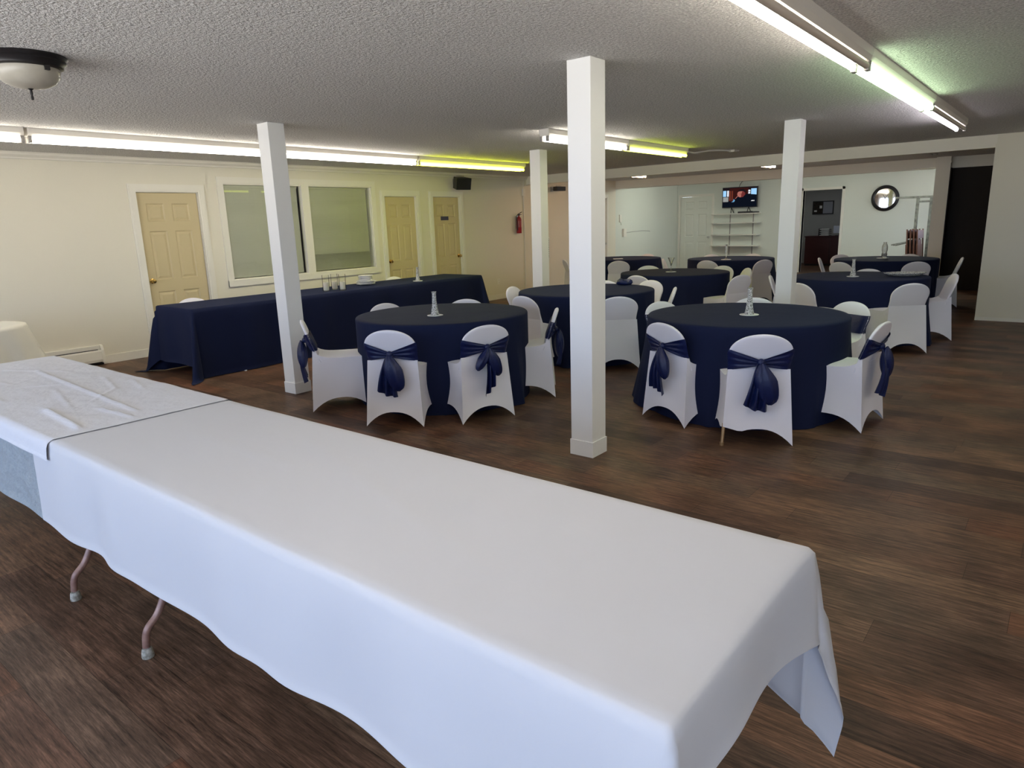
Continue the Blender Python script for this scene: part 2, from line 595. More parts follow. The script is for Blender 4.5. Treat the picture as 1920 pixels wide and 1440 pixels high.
# wall behind the camera, with the windows
mb = MB()
wall_cells(mb, XL - 0.14, XR + 0.14, 0, H, [(a, b, c, d) for a, b, c, d in FRONT_WINDOWS], lambda a, b, c, d: mb.box(a, b, FRONT_Y - 0.15, FRONT_Y, c, d))
struct('wall_south', mb, M['wall'])
for i, (a, b, c, d) in enumerate(FRONT_WINDOWS):
    mb = MB()
    for x in (a, b - 0.05):
        mb.box(x, x + 0.05, FRONT_Y - 0.1, FRONT_Y + 0.02, c, d)
    for z in (c, d - 0.05, (c + d) / 2 - 0.02):
        mb.box(a, b, FRONT_Y - 0.1, FRONT_Y + 0.02, z, z + 0.05)
    struct('window_%d' % (i + 2), mb, M['trim'])
mb = MB().box(XR, XR + 0.14, FRONT_Y, YB, 0, H)
struct('wall_east', mb, M['wall'])
# wall at the end of the hall, beside the dark passage
WX = -0.95
mb = MB().box(WX, XR + 0.14, YB, YB + 0.2, 0, H)
mb.box(WX - 0.012, XR, YB - 0.02, YB, 0, 2.33)
struct('wall_north', mb, M['wall'])
mb = MB().box(WX - 0.012, XR, YB - 0.032, YB - 0.02, 0, 0.045)
struct('baseboard_north', mb, M['trim'])
# beams
mb = MB()
mb.add([(XL, YB + 0.45, 2.275), (WX, YB, 2.275), (WX, YB + 0.16, 2.275), (XL, YB + 0.61, 2.275), (XL, YB + 0.45, H), (WX, YB, H), (WX, YB + 0.16, H), (XL, YB + 0.61, H)],
       [(0, 3, 2, 1), (4, 5, 6, 7), (0, 1, 5, 4), (1, 2, 6, 5), (2, 3, 7, 6), (3, 0, 4, 7)])
struct('trim_1', mb, M['beam'])
mb = MB().box(XL, -1.94, YB2, YB2 + 0.2, 2.25, H)
mb.box(-2.58, -2.17, YB2 - 0.12, YB2, 2.26, 2.37)
mb.box(-1.94, 1.4, YB2, YB2 + 0.2, 2.24, H)
struct('trim_2', mb, M['beam'])
# bay end wall with the office doorway and the door
DR = (-8.98, -8.04, 2.07)
OD = (-5.59, -4.66, 2.07)
mb = MB()
wall_cells(mb, XL - 0.14, -1.55, 0, H, [(DR[0], DR[1], 0, DR[2]), (OD[0], OD[1], 0, OD[2])], lambda a, b, c, d: mb.box(a, b, YR, YR + 0.12, c, d))
struct('wall_north_bay', mb, M['bay_wall'])
mb = MB()
for x in (OD[0] - 0.06, OD[1]):
    mb.box(x, x + 0.06, YR - 0.02, YR, 0, OD[2] + 0.06)
mb.box(OD[0] - 0.06, OD[1] + 0.06, YR - 0.02, YR, OD[2], OD[2] + 0.06)
mb.box(OD[0] - 0.02, OD[0], YR - 0.03, YR + 0.14, 0, OD[2])
struct('trim_3', mb, M['trim'])
# east side of the far bay, with a window
mb = MB()
wall_cells(mb, 15.7, YR + 0.12, 0, H, [(BAY_WINDOW[0], BAY_WINDOW[1], BAY_WINDOW[2], BAY_WINDOW[3])], lambda a, b, c, d: mb.box(-1.94, -1.8, a, b, c, d))
struct('wall_east_bay', mb, M['bay_wall'])
mb = MB()
a, b, c, d = BAY_WINDOW
for y in (a, b - 0.05):
    mb.box(-1.92, -1.82, y, y + 0.05, c, d)
for z in (c, d - 0.05, (c + d) / 2):
    mb.box(-1.92, -1.82, a, b, z, z + 0.05)
struct('window_7', mb, M['trim'])
# post on the second beam line
mb = MB().box(-2.17, -1.94, YB2 - 0.2, YB2 + 0.02, 0, H)
mb.box(-2.18, -1.93, YB2 - 0.21, YB2 + 0.02, 2.33, 2.36)
struct('column_5', mb, M['beam'])
# dark passage beyond the hall, its shade put into near-black walls
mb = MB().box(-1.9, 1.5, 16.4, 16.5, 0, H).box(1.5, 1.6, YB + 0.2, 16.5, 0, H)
mb.box(-1.94, -1.925, YB2 - 0.18, 16.4, 0, 2.24).box(-1.925, 1.4, YB2 + 0.02, YB2 + 0.12, 0, 2.24)  # dark sheets stand in for shade beside the post and in the opening
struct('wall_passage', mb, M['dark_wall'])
# office beyond the doorway
mb = MB().box(-8.6, -3.2, 22.6, 22.7, 0, H).box(-8.7, -8.6, YR + 0.12, 22.7, 0, H).box(-3.2, -3.1, YR + 0.12, 22.7, 0, H)
struct('wall_office', mb, M['office_wall'])
mb = MB().box(-8.6, -3.2, 22.585, 22.6, 0, 0.1)
struct('baseboard_office', mb, M['office_wall'])
# office behind the inside window
mb = MB().box(XL - 1.4, XL - 1.3, 3.2, 10.4, 0, H).box(XL - 1.3, XL - 0.14, 3.1, 3.2, 0, H).box(XL - 1.3, XL - 0.14, 10.4, 10.5, 0, H)
mb.box(XL - 1.4, XL - 0.14, 3.1, 10.5, H, H + 0.1)
struct('wall_side_office', mb, M['office_wall'])

# crown along the long wall
mb = MB()
prof = [(0.0, 2.365), (0.012, 2.37), (0.016, 2.385), (0.045, 2.41), (0.05, 2.425), (0.062, 2.44), (0.0, 2.44)]
n = len(prof)
for j, yy in enumerate((FRONT_Y, YB + 0.45)):
    mb.v += [(XL + a, yy, z) for a, z in prof]
mb.f += [(i, (i + 1) % n, n + (i + 1) % n, n + i) for i in range(n)]
mb.mi += [0] * n
struct('trim_4', mb, M['trim'])
# baseboards of the long wall
mb = MB()
edges = [(FRONT_Y, 3.86), (4.83, 7.86), (8.74, 8.99), (9.88, 14.1)]
for a, b in edges:
    mb.box(XL, XL + 0.014, a, b, 0, 0.1)
struct('baseboard_west', mb, M['trim'])
mb = MB().box(XL, -8.98 - 0.07, YR - 0.014, YR, 0, 0.1).box(-7.97, -5.65, YR - 0.014, YR, 0, 0.1).box(-4.6, -1.94, YR - 0.014, YR, 0, 0.1)
struct('baseboard_bay', mb, M['trim'])


# ------------------------------------------------------------------ columns
def column(i, x, y, label):
    s = 0.165
    c = MB().box(x - s, x, y, y + s, 0, H).build('column_%d' % i, M['column'], bevel=0.004)
    c['kind'] = 'structure'
    k = MB()
    t = 0.006
    k.box(x - s - t, x + t, y - t, y + s + t, 0, 0.105)
    k.build('base_trim', M['column'], c, bevel=0.002)


column(1, -2.302, 3.641, 'a')
column(2, -5.600, 3.632, 'a')
column(3, -5.605, 7.62, 'a')
column(4, -2.285, 7.54, 'a')


# ------------------------------------------------------------------ doors
def six_panel(mb, w, h, yf, depth, mi=0):
    """door slab from x 0..w, its front at y=yf facing -y; back yf+depth"""
    st = 0.115 * w / 0.76
    mid = 0.10 * w / 0.76
    pw = (w - 2 * st - mid) / 2
    xs = [0, st, st + pw, st + pw + mid, st + 2 * pw + mid, w]
    k = h / 2.03
    zs = [0, 0.24 * k, 0.80 * k, 0.95 * k, 1.56 * k, 1.68 * k, 1.90 * k, h]
    for i in range(5):
        for j in range(7):
            x0, x1, z0, z1 = xs[i], xs[i + 1], zs[j], zs[j + 1]
            if i in (1, 3) and j in (1, 3, 5):
                rings = [(0, 0), (0.012, 0.009), (0.022, 0.009), (0.045, 0.002)]
                vs = []
                for ins, dp in rings:
                    vs += [(x0 + ins, yf + dp, z0 + ins), (x1 - ins, yf + dp, z0 + ins), (x1 - ins, yf + dp, z1 - ins), (x0 + ins, yf + dp, z1 - ins)]
                fs = []
                for r in range(3):
                    for q in range(4):
                        fs.append((r * 4 + q, r * 4 + (q + 1) % 4, r * 4 + 4 + (q + 1) % 4, r * 4 + 4 + q))
                fs.append((12, 13, 14, 15))
                mb.add(vs, fs, mi)
            else:
                mb.add([(x0, yf, z0), (x1, yf, z0), (x1, yf, z1), (x0, yf, z1)], [(0, 1, 2, 3)], mi)
    yb = yf + depth
    mb.add([(0, yf, 0), (w, yf, 0), (w, yb, 0), (0, yb, 0), (0, yf, h), (w, yf, h), (w, yb, h), (0, yb, h)],
           [(0, 3, 2, 1), (4, 5, 6, 7), (0, 4, 7, 3), (1, 2, 6, 5), (3, 7, 6, 2)], mi)


def door(i, origin, rotz, w, h, mat, knob_x, knob_mat, casing=0.085, recess=0.03):
    """local frame: door face towards -y, x along the wall"""
    root = MB()
    six_panel(root, w - 0.008, h - 0.012, recess, 0.035)
    d = root.build('door_%d' % i, mat)
    d['kind'] = 'structure'
    d.location = origin
    d.rotation_euler = (0, 0, rotz)
    k = MB()
    kx, kz = knob_x, 0.94
    k.lathe([(0.0, 0), (0.032, 0.0), (0.032, 0.006), (0.012, 0.012), (0.011, 0.035), (0.024, 0.042), (0.029, 0.055), (0.024, 0.068), (0.0, 0.072)], 16)
    R = Matrix.Rotation(math.radians(90), 3, 'X')
    k.v = [tuple(R @ Vector(p) + Vector((kx, recess, kz))) for p in k.v]
    k.build('door_knob', knob_mat, d, smooth=True)
    c = MB()
    t = 0.018
    for x0 in (-casing, w):
        c.box(x0, x0 + casing, -t, 0.0, 0, h + casing)
        c.box(x0 + 0.02, x0 + casing - 0.02, -t - 0.006, -t, 0, h + casing - 0.02)
    c.box(0, w, -t, 0.0, h, h + casing)
    c.box(-0.02, w + 0.02, -t - 0.006, -t, h + 0.02, h + casing - 0.02)
    # jamb and stop
    c.box(-0.012, 0.0, 0, 0.12, 0, h)
    c.box(w - 0.004, w + 0.008, 0, 0.12, 0, h)
    c.box(0, w, 0, 0.12, h - 0.008, h + 0.004)
    c.build('door_casing', M['trim'], d)
    return d


# doors of the long wall: face +x. local -y -> +x means rotation +90 about z: local x -> +y
for i, ((a, b, h), kx) in enumerate(zip(DOORS_L, (0.06, 0.06, 0.65))):
    dd = door(i + 1, (XL, a, 0), math.radians(90), b - a, h, M['door'], kx, M['brass'], 0.09)
    if i == 2:
        s = MB().box(0.22, 0.42, 0.026, 0.031, 1.60, 1.67, 0)
        s.build('name_plate', M['navy_plate'], dd)
        dd.children[-1]['label'] = 'small navy name plate'
door(4, (XL, 14.2, 0), math.radians(90), 0.85, 2.03, M['bay_door'], 0.78, M['steel'], 0.08)
door(5, (DR[0], YR, 0), 0, DR[1] - DR[0], DR[2], M['bay_door'], 0.86, M['steel'], 0.06, 0.015)

# ------------------------------------------------------------------ the inside window with blinds
y0, y1, z0, z1 = WIN_L
mb = MB()
cs = 0.085
mb.box(XL, XL + 0.018, y0 - cs, y0, z0 - cs, z1 + cs).box(XL, XL + 0.018, y1, y1 + cs, z0 - cs, z1 + cs)
mb.box(XL, XL + 0.018, y0, y1, z1, z1 + cs).box(XL, XL + 0.03, y0 - cs, y1 + cs, z0 - cs, z0)
mb.box(XL - 0.06, XL + 0.018, 6.33, 6.46, z0, z1)
mb.box(XL - 0.14, XL, y0, y0 + 0.015, z0, z1).box(XL - 0.14, XL, y1 - 0.015, y1, z0, z1)
mb.box(XL - 0.14, XL, y0, y1, z0, z0 + 0.015).box(XL - 0.14, XL, y0, y1, z1 - 0.015, z1)
win = struct('window_1', mb, M['trim'])
for a, b in ((y0 + 0.015, 6.33), (6.46, y1 - 0.015)):
    MB().box(XL - 0.036, XL - 0.032, a, b, z0 + 0.015, z1 - 0.015).build('pane', M['pane'], win)
    s = MB()
    n = 60
    hh = (z1 - z0 - 0.05) / n
    for k in range(n):
        zc = z0 + 0.025 + (k + 0.5) * hh
        t = 0.82 + 0.12 * noise.noise(Vector((a * 3, k * 0.13, 1))) - (0.22 if (k < 12 and a > 6.4) else 0.0)
        dx, dz = 0.0125 * math.cos(math.pi / 2 * t), 0.0125 * math.sin(math.pi / 2 * t)
        s.box(XL - 0.085 - 0.0125, XL - 0.085 + 0.0125, a + 0.02, b - 0.02, zc - 0.0007, zc + 0.0007,
              rot=Matrix.Rotation(-math.pi / 2 * t, 3, 'Y'), about=(XL - 0.085, 0, zc))
    s.box(XL - 0.105, XL - 0.065, a + 0.02, b - 0.02, z1 - 0.045, z1 - 0.016)
    s.build('blind', M['blind'], win)


# ------------------------------------------------------------------ ceiling lights
def strip_light(x, ya, yb, mats, label, group, spread=0.036, z=H, width=0.125, cover=0.0, x2=None):
    """a bare two-tube strip; mats = (tube material west, tube material east)"""
    t = thing('ceiling_light', label, 'ceiling light', (x, (ya + yb) / 2, z), 0, group)
    L = (yb - ya) / 2
    w = width / 2
    m = MB()
    m.add([(-w, -L, 0), (w, -L, 0), (w, -L, -0.045), (w * 0.72, -L, -0.07), (-w * 0.72, -L, -0.07), (-w, -L, -0.045)] +
          [(-w, L, 0), (w, L, 0), (w, L, -0.045), (w * 0.72, L, -0.07), (-w * 0.72, L, -0.07), (-w, L, -0.045)],
          [(0, 1, 2, 3, 4, 5), (6, 11, 10, 9, 8, 7)] + [(i, (i + 1) % 6, 6 + (i + 1) % 6, 6 + i) for i in range(6)])
    m.build('housing', M['fixture'], t)
    for s, mt in zip((-1, 1), mats):
        k = MB()
        k.tube([(s * spread, -L + 0.03, -0.098), (s * spread, L - 0.03, -0.098)], 0.0185, 14)
        k.build('tube', TUBES[mt], t, smooth=True)
        for e in (-1, 1):
            h = MB()
            h.box(s * spread - 0.012, s * spread + 0.012, e * L - 0.022, e * L + 0.022 if False else e * L + 0.004 * e + (0.018 if e < 0 else -0.018) + 0.02, -0.122, -0.068) if False else None
            yy = e * (L - 0.014)
            h.box(s * spread - 0.013, s * spread + 0.013, yy - 0.013, yy + 0.013, -0.122, -0.066)
            h.build('lamp_holder', M['socket'], t)
    return t


LX = -7.13
strip_light(LX, 0.02, 2.24, ('warm', 'warm'), 'strip light with warm tubes at the cut-off start of the long row', 'strip lights along the door wall')
strip_light(LX, 2.27, 4.55, ('warm', 'warm'), 'cream white strip light running from the row gap to the slanting post', 'strip lights along the door wall')
strip_light(LX, 4.56, 6.83, ('pink', 'pink'), 'pinkish white strip light between the buffet post and the yellow tube', 'strip lights along the door wall')
strip_light(LX, 6.86, 9.22, ('yellow', 'yellow'), 'bright yellow strip light above the black wall speaker', 'strip lights along the door wall')
MX = -4.37
strip_light(MX, 6.02, 7.66, ('warm', 'warm'), 'white strip light starting behind the middle post', 'strip lights in the middle of the hall')
strip_light(MX, 7.68, 9.32, ('lime', 'lime'), 'lime yellow strip light with a loose wire at its end', 'strip lights in the middle of the hall')
RX = -1.105
strip_light(RX, 2.30, 4.70, ('warm', 'off'), 'long strip light with one warm tube lit and one dark', 'strip lights over the open floor')
strip_light(RX, 4.71, 7.00, ('green', 'green'), 'strip light with two greenish glowing tubes', 'strip lights over the open floor')
strip_light(RX, 7.01, 9.15, ('cool', 'off'), 'strip light with a violet white tube beside a dead tube, by the beam', 'strip lights over the open floor')
strip_light(RX, -0.10, 2.28, ('half', 'half'), 'added unseen strip light above the camera, extending the row over the open floor', 'strip lights over the open floor')  # added out of view to brighten the ceiling and white cloths
strip_light(-7.2, 15.8, 16.75, ('bay', 'bay'), 'added hidden strip light on the far bay ceiling before the bay door', 'added strip lights in the far bay')  # added, hidden by the beam, to brighten the bay walls
strip_light(-3.4, 15.8, 16.75, ('bay_east', 'bay_east'), 'added hidden strip light on the far bay ceiling before the clock', 'added strip lights in the far bay')  # second added bay strip, brighter toward the clock
strip_light(-5.9, 20.3, 21.3, ('dim', 'dim'), 'added hidden dim strip light on the office ceiling', 'added office strip light')  # added out of sight to lift the dark office
strip_light(2.0, 2.30, 4.70, ('half', 'off'), 'added fill strip light along the unseen side wall, near the windows', 'added strip lights along the side wall')  # added outside the view as extra light on the hall
strip_light(2.0, 4.72, 7.1, ('warm', 'off'), 'added fill strip light along the unseen side wall, toward the passage', 'added strip lights along the side wall')  # added outside the view, warms the column sides facing it
strip_light(-7.0, 11.98, 13.1, ('orange', 'orange'), 'short glowing strip light behind the beam above the bay door wall', 'short strip lights behind the beam')
strip_light(-4.38, 11.82, 13.0, ('orange', 'warm'), 'short glowing strip light behind the beam above the television', 'short strip lights behind the beam')
strip_light(-1.85, 11.55, 12.75, ('off', 'off'), 'short unlit strip light behind the beam near the dark passage', 'short strip lights behind the beam')
# loose wire at the end of the middle strip
mb = MB()
mb.tube([(-4.36, 9.32, 2.40), (-4.30, 9.5, 2.385), (-4.2, 9.75, 2.42), (-4.12, 10.0, 2.432), (-4.05, 10.12, 2.425), (-3.98, 10.3, 2.434)], 0.012, 8)
mb.box(-4.06, -3.98, 10.14, 10.22, 2.41, 2.44)
tag(mb.build('conduit', M['fixture'], smooth=True), 'short white bent conduit from the lime strip light across the ceiling', 'conduit')

# ceiling dome lamp
t = thing('dome_lamp', 'dark-rimmed ceiling lamp with a frosted glass bowl above the white tables', 'ceiling light', (-4.36, 1.45, H))
MB().lathe([(0.0, 0), (0.185, 0), (0.19, -0.008), (0.178, -0.02), (0.182, -0.03), (0.168, -0.045), (0.165, -0.055), (0.15, -0.062), (0.0, -0.062)][::-1], 48).build('rim', M['bronze'], t, smooth=True)
MB().lathe([(0.145, -0.055), (0.147, -0.075), (0.138, -0.105), (0.115, -0.132), (0.075, -0.15), (0.03, -0.157), (0.0, -0.158)][::-1], 48, cap=False).build('glass_bowl', M['opal'], t, smooth=True)
MB().lathe([(0.0, -0.215), (0.006, -0.212), (0.007, -0.2), (0.005, -0.19), (0.007, -0.18), (0.006, -0.165), (0.014, -0.158), (0.0, -0.15)], 12).build('finial', M['bronze'], t, smooth=True)
mb = MB()
for a in (0.3, 2.4, 4.5):
    mb.box(0.146 * math.cos(a) - 0.008, 0.146 * math.cos(a) + 0.012, 0.146 * math.sin(a) - 0.012, 0.146 * math.sin(a) + 0.012, -0.082, -0.055)
mb.build('clip', M['bronze'], t)


# ------------------------------------------------------------------ cloth
def ripple(s, ks, seed):
    v = 0.0
    for i, (k, a) in enumerate(ks):
        v += a * math.sin(k * s + seed * (1.7 + i * 2.3) + 0.8 * math.sin(k * 0.37 * s + i + seed))
    return v


def round_cloth(name, c, r, h, seed, pushed=(), flare=0.10, amp=0.028, mat='navy_cloth', n=200, folds=11, top_wr=0.0015):
    m = MB()
    rings = [0.0001, 0.15, 0.3, 0.45, 0.6, 0.7, 0.85, 0.93]

    def pt(u, v):
        a = 2 * math.pi * u
        j = v * (len(rings) + 3 + 16 - 1)
        j = int(round(j))
        if j < len(rings):
            rr = r * rings[j]
            z = h + top_wr * noise.noise(Vector((rr * math.cos(a) * 5, rr * math.sin(a) * 5, seed)))
            return (rr * math.cos(a), rr * math.sin(a), z)
        j -= len(rings)
        if j < 3:
            q = (j + 1) / 3 * math.pi / 2
            e = 0.018
            return ((r - e + e * math.sin(q)) * math.cos(a), (r - e + e * math.sin(q)) * math.sin(a), h - e + e * math.cos(q))
        d = (j - 2) / 16
        zz = (h - 0.018) * (1 - d) + 0.004 * d
        fo = ripple(a, ((folds, 1.0), (folds * 1.7, 0.45), (folds * 0.5, 0.5)), seed)
        fo = fo * amp * d ** 0.9
        free = 1.0
        for pa in pushed:
            da = abs((a - pa + math.pi) % (2 * math.pi) - math.pi)
            free = min(free, max(0.0, min(1.0, (da - 0.34) / 0.22)))
        rr = r + (flare * d ** 1.3 + fo) * free
        return (rr * math.cos(a), rr * math.sin(a), zz)
    m.grid(n, len(rings) + 3 + 16, pt, True)
    o = m.build(name, M[mat], smooth=True, angle=180)
    o.location = c
    return o


def rect_cloth(name, x0, x1, y0, y1, h, dw, de, ds, dn, mat, seed=1, flare=0.25, amp=0.02, k=9.0, step=0.03, out=0.012, slope=0.05, top=None, skew=None, floor=0.006, edge_r=0.012):
    """cloth laid on a rectangle; dw/de/ds/dn = how far it hangs at the -x/+x/-y/+y edges"""
    def line(a, b, lo, hi):
        pts = []
        if lo > 0:
            k_ = max(2, int(lo / (step * 1.3)))
            pts += [a - lo, a - lo + 0.006, a - lo + 0.012] + [a - lo + lo * i / k_ for i in range(1, k_)]
            pts[-1:] = [pts[-1], a - 0.012]
        k_ = max(2, int((b - a) / step))
        pts += [a + (b - a) * i / k_ for i in range(k_ + 1)]
        if hi > 0:
            k_ = max(2, int(hi / (step * 1.3)))
            pts += [b + 0.012] + [b + hi * (i + 1) / k_ for i in range(k_ - 1)] + [b + hi - 0.012, b + hi - 0.006, b + hi]
        return pts
    xs, ys = line(x0, x1, dw, de), line(y0, y1, ds, dn)
    vs = []
    for yy in ys:
        for xx in xs:
            ox = xx - x1 if xx > x1 else (xx - x0 if xx < x0 else 0.0)
            oy = yy - y1 if yy > y1 else (yy - y0 if yy < y0 else 0.0)
            if skew:
                ox, oy = skew(xx, yy, ox, oy)
            bx, by = min(max(xx, x0), x1), min(max(yy, y0), y1)
            R = math.hypot(ox, oy)
            if R < 1e-9:
                dz = top(xx, yy) if top else 0.0
                vs.append((bx, by, h + dz))
                continue
            ux, uy = ox / R, oy / R
            cnr = abs(2 * ux * uy)
            s = bx + by
            # at a side the fold phase follows the edge; round the corner it follows the angle
            fo = amp * ripple(s + 0.8 * math.atan2(abs(oy), abs(ox) + 1e-9), ((k, 0.6), (k * 1.9, 0.3)), seed) * min(1, R / 0.3)
            e = edge_r
            if R < e * 1.57:
                q = R / e
                drop, o_ = e * (1 - math.cos(q)), e * math.sin(q)
            else:
                drop, o_ = R - e * 0.57, e
            o_ += out * min(1, R / 0.1) * 0.5 + slope * R + flare * cnr ** 1.5 * R + fo
            if xx - xs[0] < 0.008 or xs[-1] - xx < 0.008 or yy - ys[0] < 0.008 or ys[-1] - yy < 0.008:
                o_ += 0.003
            z = h - drop * math.sqrt(max(0.2, 1 - (flare * cnr ** 1.5) ** 2))
            if z < floor:
                o_ += (floor - z) * 0.55
                z = floor + 0.002 * math.sin(40 * s) + 0.002
            vs.append((bx + ux * o_, by + uy * o_, z))
    m = MB()
    nx = len(xs)
    m.add(vs, [(j * nx + i, j * nx + i + 1, (j + 1) * nx + i + 1, (j + 1) * nx + i) for j in range(len(ys) - 1) for i in range(nx - 1)])
    return m.build(name, M[mat], smooth=True, angle=180, merge=False)


# ------------------------------------------------------------------ round tables (navy cloth to the floor)
RT = 'round banquet tables under navy cloths'
TABLES = dict(A=(-4.38, 4.42), B=(-2.00, 5.46), C=(-4.30, 6.68), D=(-4.48, 9.32), E=(-7.12, 12.42), F=(-4.95, 12.62), G=(-2.02, 9.26), H=(-2.40, 12.78))
TL = dict(
    A='navy floor-length tablecloth on the round table beside the navy buffet',
    B='navy floor-length tablecloth on the large round table beside the chair with a bare leg',
    C='navy floor-length tablecloth on the round table half hidden by the big middle post',
    D='navy tablecloth on the round table holding the flared clear glass vase',
    E='navy tablecloth on the round table holding only a white card',
    F='navy tablecloth on the round table below the television shelves',
    G='navy floor-length tablecloth on the round table with the silver crystal platter',
    H='navy tablecloth on the round table below the wall clock, with the glass bottle vase')
# ------------------------------------------------------------------ navy buffet
def top_buffet(x, y):
    return 0.002 * noise.noise(Vector((x * 3, y * 3, 7)))


o = rect_cloth('buffet_tablecloth', -7.92, -7.13, 3.50, 8.08, 0.745, 0.745, 0.745, 0.62, 0.70, 'navy_cloth', 3, 0.20, 0.018, 7.5, 0.04, 0.02, 0.04, top_buffet)
tag(o, 'long navy tablecloth draped to the floor over the buffet table along the door wall', 'tablecloth')


# ------------------------------------------------------------------ white serving tables
TZ = 0.745


def wr(x, y, s, f=2.2, a=0.0018):
    n = noise.noise(Vector((x * f, y * f, s)))
    n2 = noise.noise(Vector((x * f * 3 + 9, y * f * 3, s)))
    return a * (abs(n) ** 0.6 * 2 - 0.6) + a * 0.4 * n2


def crease(x, y, ax, ay, bx, by, w, hgt):
    dx, dy = bx - ax, by - ay
    L = math.hypot(dx, dy)
    t = ((x - ax) * dx + (y - ay) * dy) / L
    d = abs((x - ax) * dy - (y - ay) * dx) / L
    if t < 0 or t > L:
        return 0.0
    return hgt * math.exp(-(d / w) ** 2) * min(1, t / 0.08, (L - t) / 0.08)


def top_main(x, y):
    z = wr(x, y, 3.0, 1.8, 0.0014)
    z += crease(x, y, -2.2, 1.45, -0.9, 1.05, 0.02, 0.002) + crease(x, y, -1.0, 1.5, -0.85, 1.1, 0.014, 0.002)
    z += crease(x, y, -2.7, 1.24, -1.9, 1.23, 0.012, 0.0018)
    return z


CREASES = [(-4.75, 1.34, -3.15, 1.25, 0.009, 0.010), (-3.65, 1.03, -3.06, 0.985, 0.012, 0.013), (-3.45, 1.17, -3.08, 1.20, 0.008, 0.010),
           (-4.3, 1.1, -4.1, 1.35, 0.010, 0.006), (-3.8, 1.42, -3.55, 1.18, 0.008, 0.006), (-4.6, 1.0, -3.9, 0.95, 0.012, 0.006),
           (-5.0, 1.2, -4.5, 1.45, 0.010, 0.007), (-4.2, 1.5, -3.7, 1.38, 0.010, 0.005), (-4.9, 1.05, -4.4, 1.12, 0.010, 0.006),
           (-4.1, 1.22, -3.5, 1.10, 0.007, 0.005), (-3.95, 1.55, -3.6, 1.47, 0.010, 0.005), (-4.5, 1.25, -4.35, 1.05, 0.007, 0.005)]


def top_over(x, y):
    z = top_main(x, y) if x > -3.22 else wr(x, y, 3.0, 1.8, 0.0014)
    f = min(1.0, max(0.0, (-3.03 - x) / 0.10))
    z += 0.0042 + max(0.0, wr(x, y, 8.0, 3.2, 0.004)) * f
    for c in CREASES:
        z += crease(x, y, *c)
    return z


def skew_main(x, y, ox, oy):
    # the cloth lies askew: it hangs further at the far corner
    if ox > 0:
        t = (y - 0.86) / 0.75
        ox = ox * (1.0 + 0.55 * max(0, min(1.3, t)) ** 3)
    if oy > 0 and x > X_E - 0.1:
        oy *= 1.0 + 0.22 * min(1.0, (x - X_E + 0.1) / 0.15)
    return ox, oy


X_E, Y_S, Y_N = -0.41, 0.865, 1.60
# folding tables: legs show below the cloths
def folding_table(x0, x1, label):
    t = thing('folding_table', label, 'table', ((x0 + x1) / 2, (Y_S + Y_N) / 2, 0), 0, 'folding tables in the white serving row')
    cx, cy = (x0 + x1) / 2, (Y_S + Y_N) / 2
    hx, hy = (x1 - x0) / 2 - 0.006, (Y_N - Y_S) / 2 - 0.006
    MB().box(-hx, hx, -hy, hy, 0.70, TZ - 0.012).build('tabletop', M['fixture'], t, bevel=0.006)
    for s in (-1, 1):
        for e in (-1, 1):
            lx = s * (hx - 0.33)
            yf = e * (hy + 0.005 - 0.015)
            pts = [(lx, e * 0.20, 0.70), (lx, e * 0.205, 0.36), (lx, e * 0.235, 0.27), (lx, e * (hy - 0.07), 0.155), (lx, e * (hy - 0.022), 0.105), (lx, yf, 0.05), (lx, yf, 0.018)]
            k = MB()
            sm = []
            P = [Vector(p) for p in pts]
            for i in range(len(P) - 1):
                p0, p1, p2, p3 = P[max(i - 1, 0)], P[i], P[i + 1], P[min(i + 2, len(P) - 1)]
                for q in range(5):
                    u = q / 5
                    sm.append(0.5 * ((2 * p1) + (-p0 + p2) * u + (2 * p0 - 5 * p1 + 4 * p2 - p3) * u * u + (-p0 + 3 * p1 - 3 * p2 + p3) * u ** 3))
            sm.append(P[-1])
            k.tube(sm, 0.0135, 12)
            leg = k.build('leg', M['tan_metal'], t, smooth=True, angle=60)
            MB().lathe([(0.021, 0), (0.022, 0.006), (0.019, 0.03), (0.016, 0.036), (0.0, 0.036)], 16, (lx, yf, 0)).build('foot_cap', M['cap'], leg, smooth=True, angle=50)
        b = MB().tube([(s * (hx - 0.33), -0.205, 0.40), (s * (hx - 0.33), 0.205, 0.40)], 0.010, 8)
        b.build('crossbar', M['tan_metal'], t, smooth=True)
    return t


folding_table(-2.83, X_E, 'folding table at the open end of the white row, grey-capped leg showing')
folding_table(-5.22, -2.84, 'folding table under the crumpled cloth, its bent tan leg showing')

o = rect_cloth('liner_cloth', -5.23, -3.1, Y_S, Y_N, TZ - 0.004, 0.35, 0, 0.385, 0.3, 'grey_liner', 5, 0.2, 0.006, 8, 0.04, out=0.002, slope=0.015, edge_r=0.006)
tag(o, 'thin greyish under-cloth hanging below the short crumpled white cloth', 'tablecloth')
o = rect_cloth('tablecloth', -3.22, X_E, Y_S, Y_N, TZ + 0.001, 0, 0.165, 0.375, 0.43, 'white_cloth', 2, 0.14, 0.016, 9, 0.028, slope=0.045, top=top_main, skew=skew_main)
tag(o, 'smooth white tablecloth draped over the open end of the serving row', 'tablecloth')
o = rect_cloth('tablecloth', -5.25, -3.03, Y_S, Y_N, TZ + 0.001, 0.3, 0, 0.085, 0.25, 'crumpled_cloth', 9, 0.2, 0.008, 10, 0.011, out=0.02, slope=0.05, top=top_over, edge_r=0.018)
tag(o, 'short crumpled white tablecloth overlapping the smooth one', 'tablecloth')

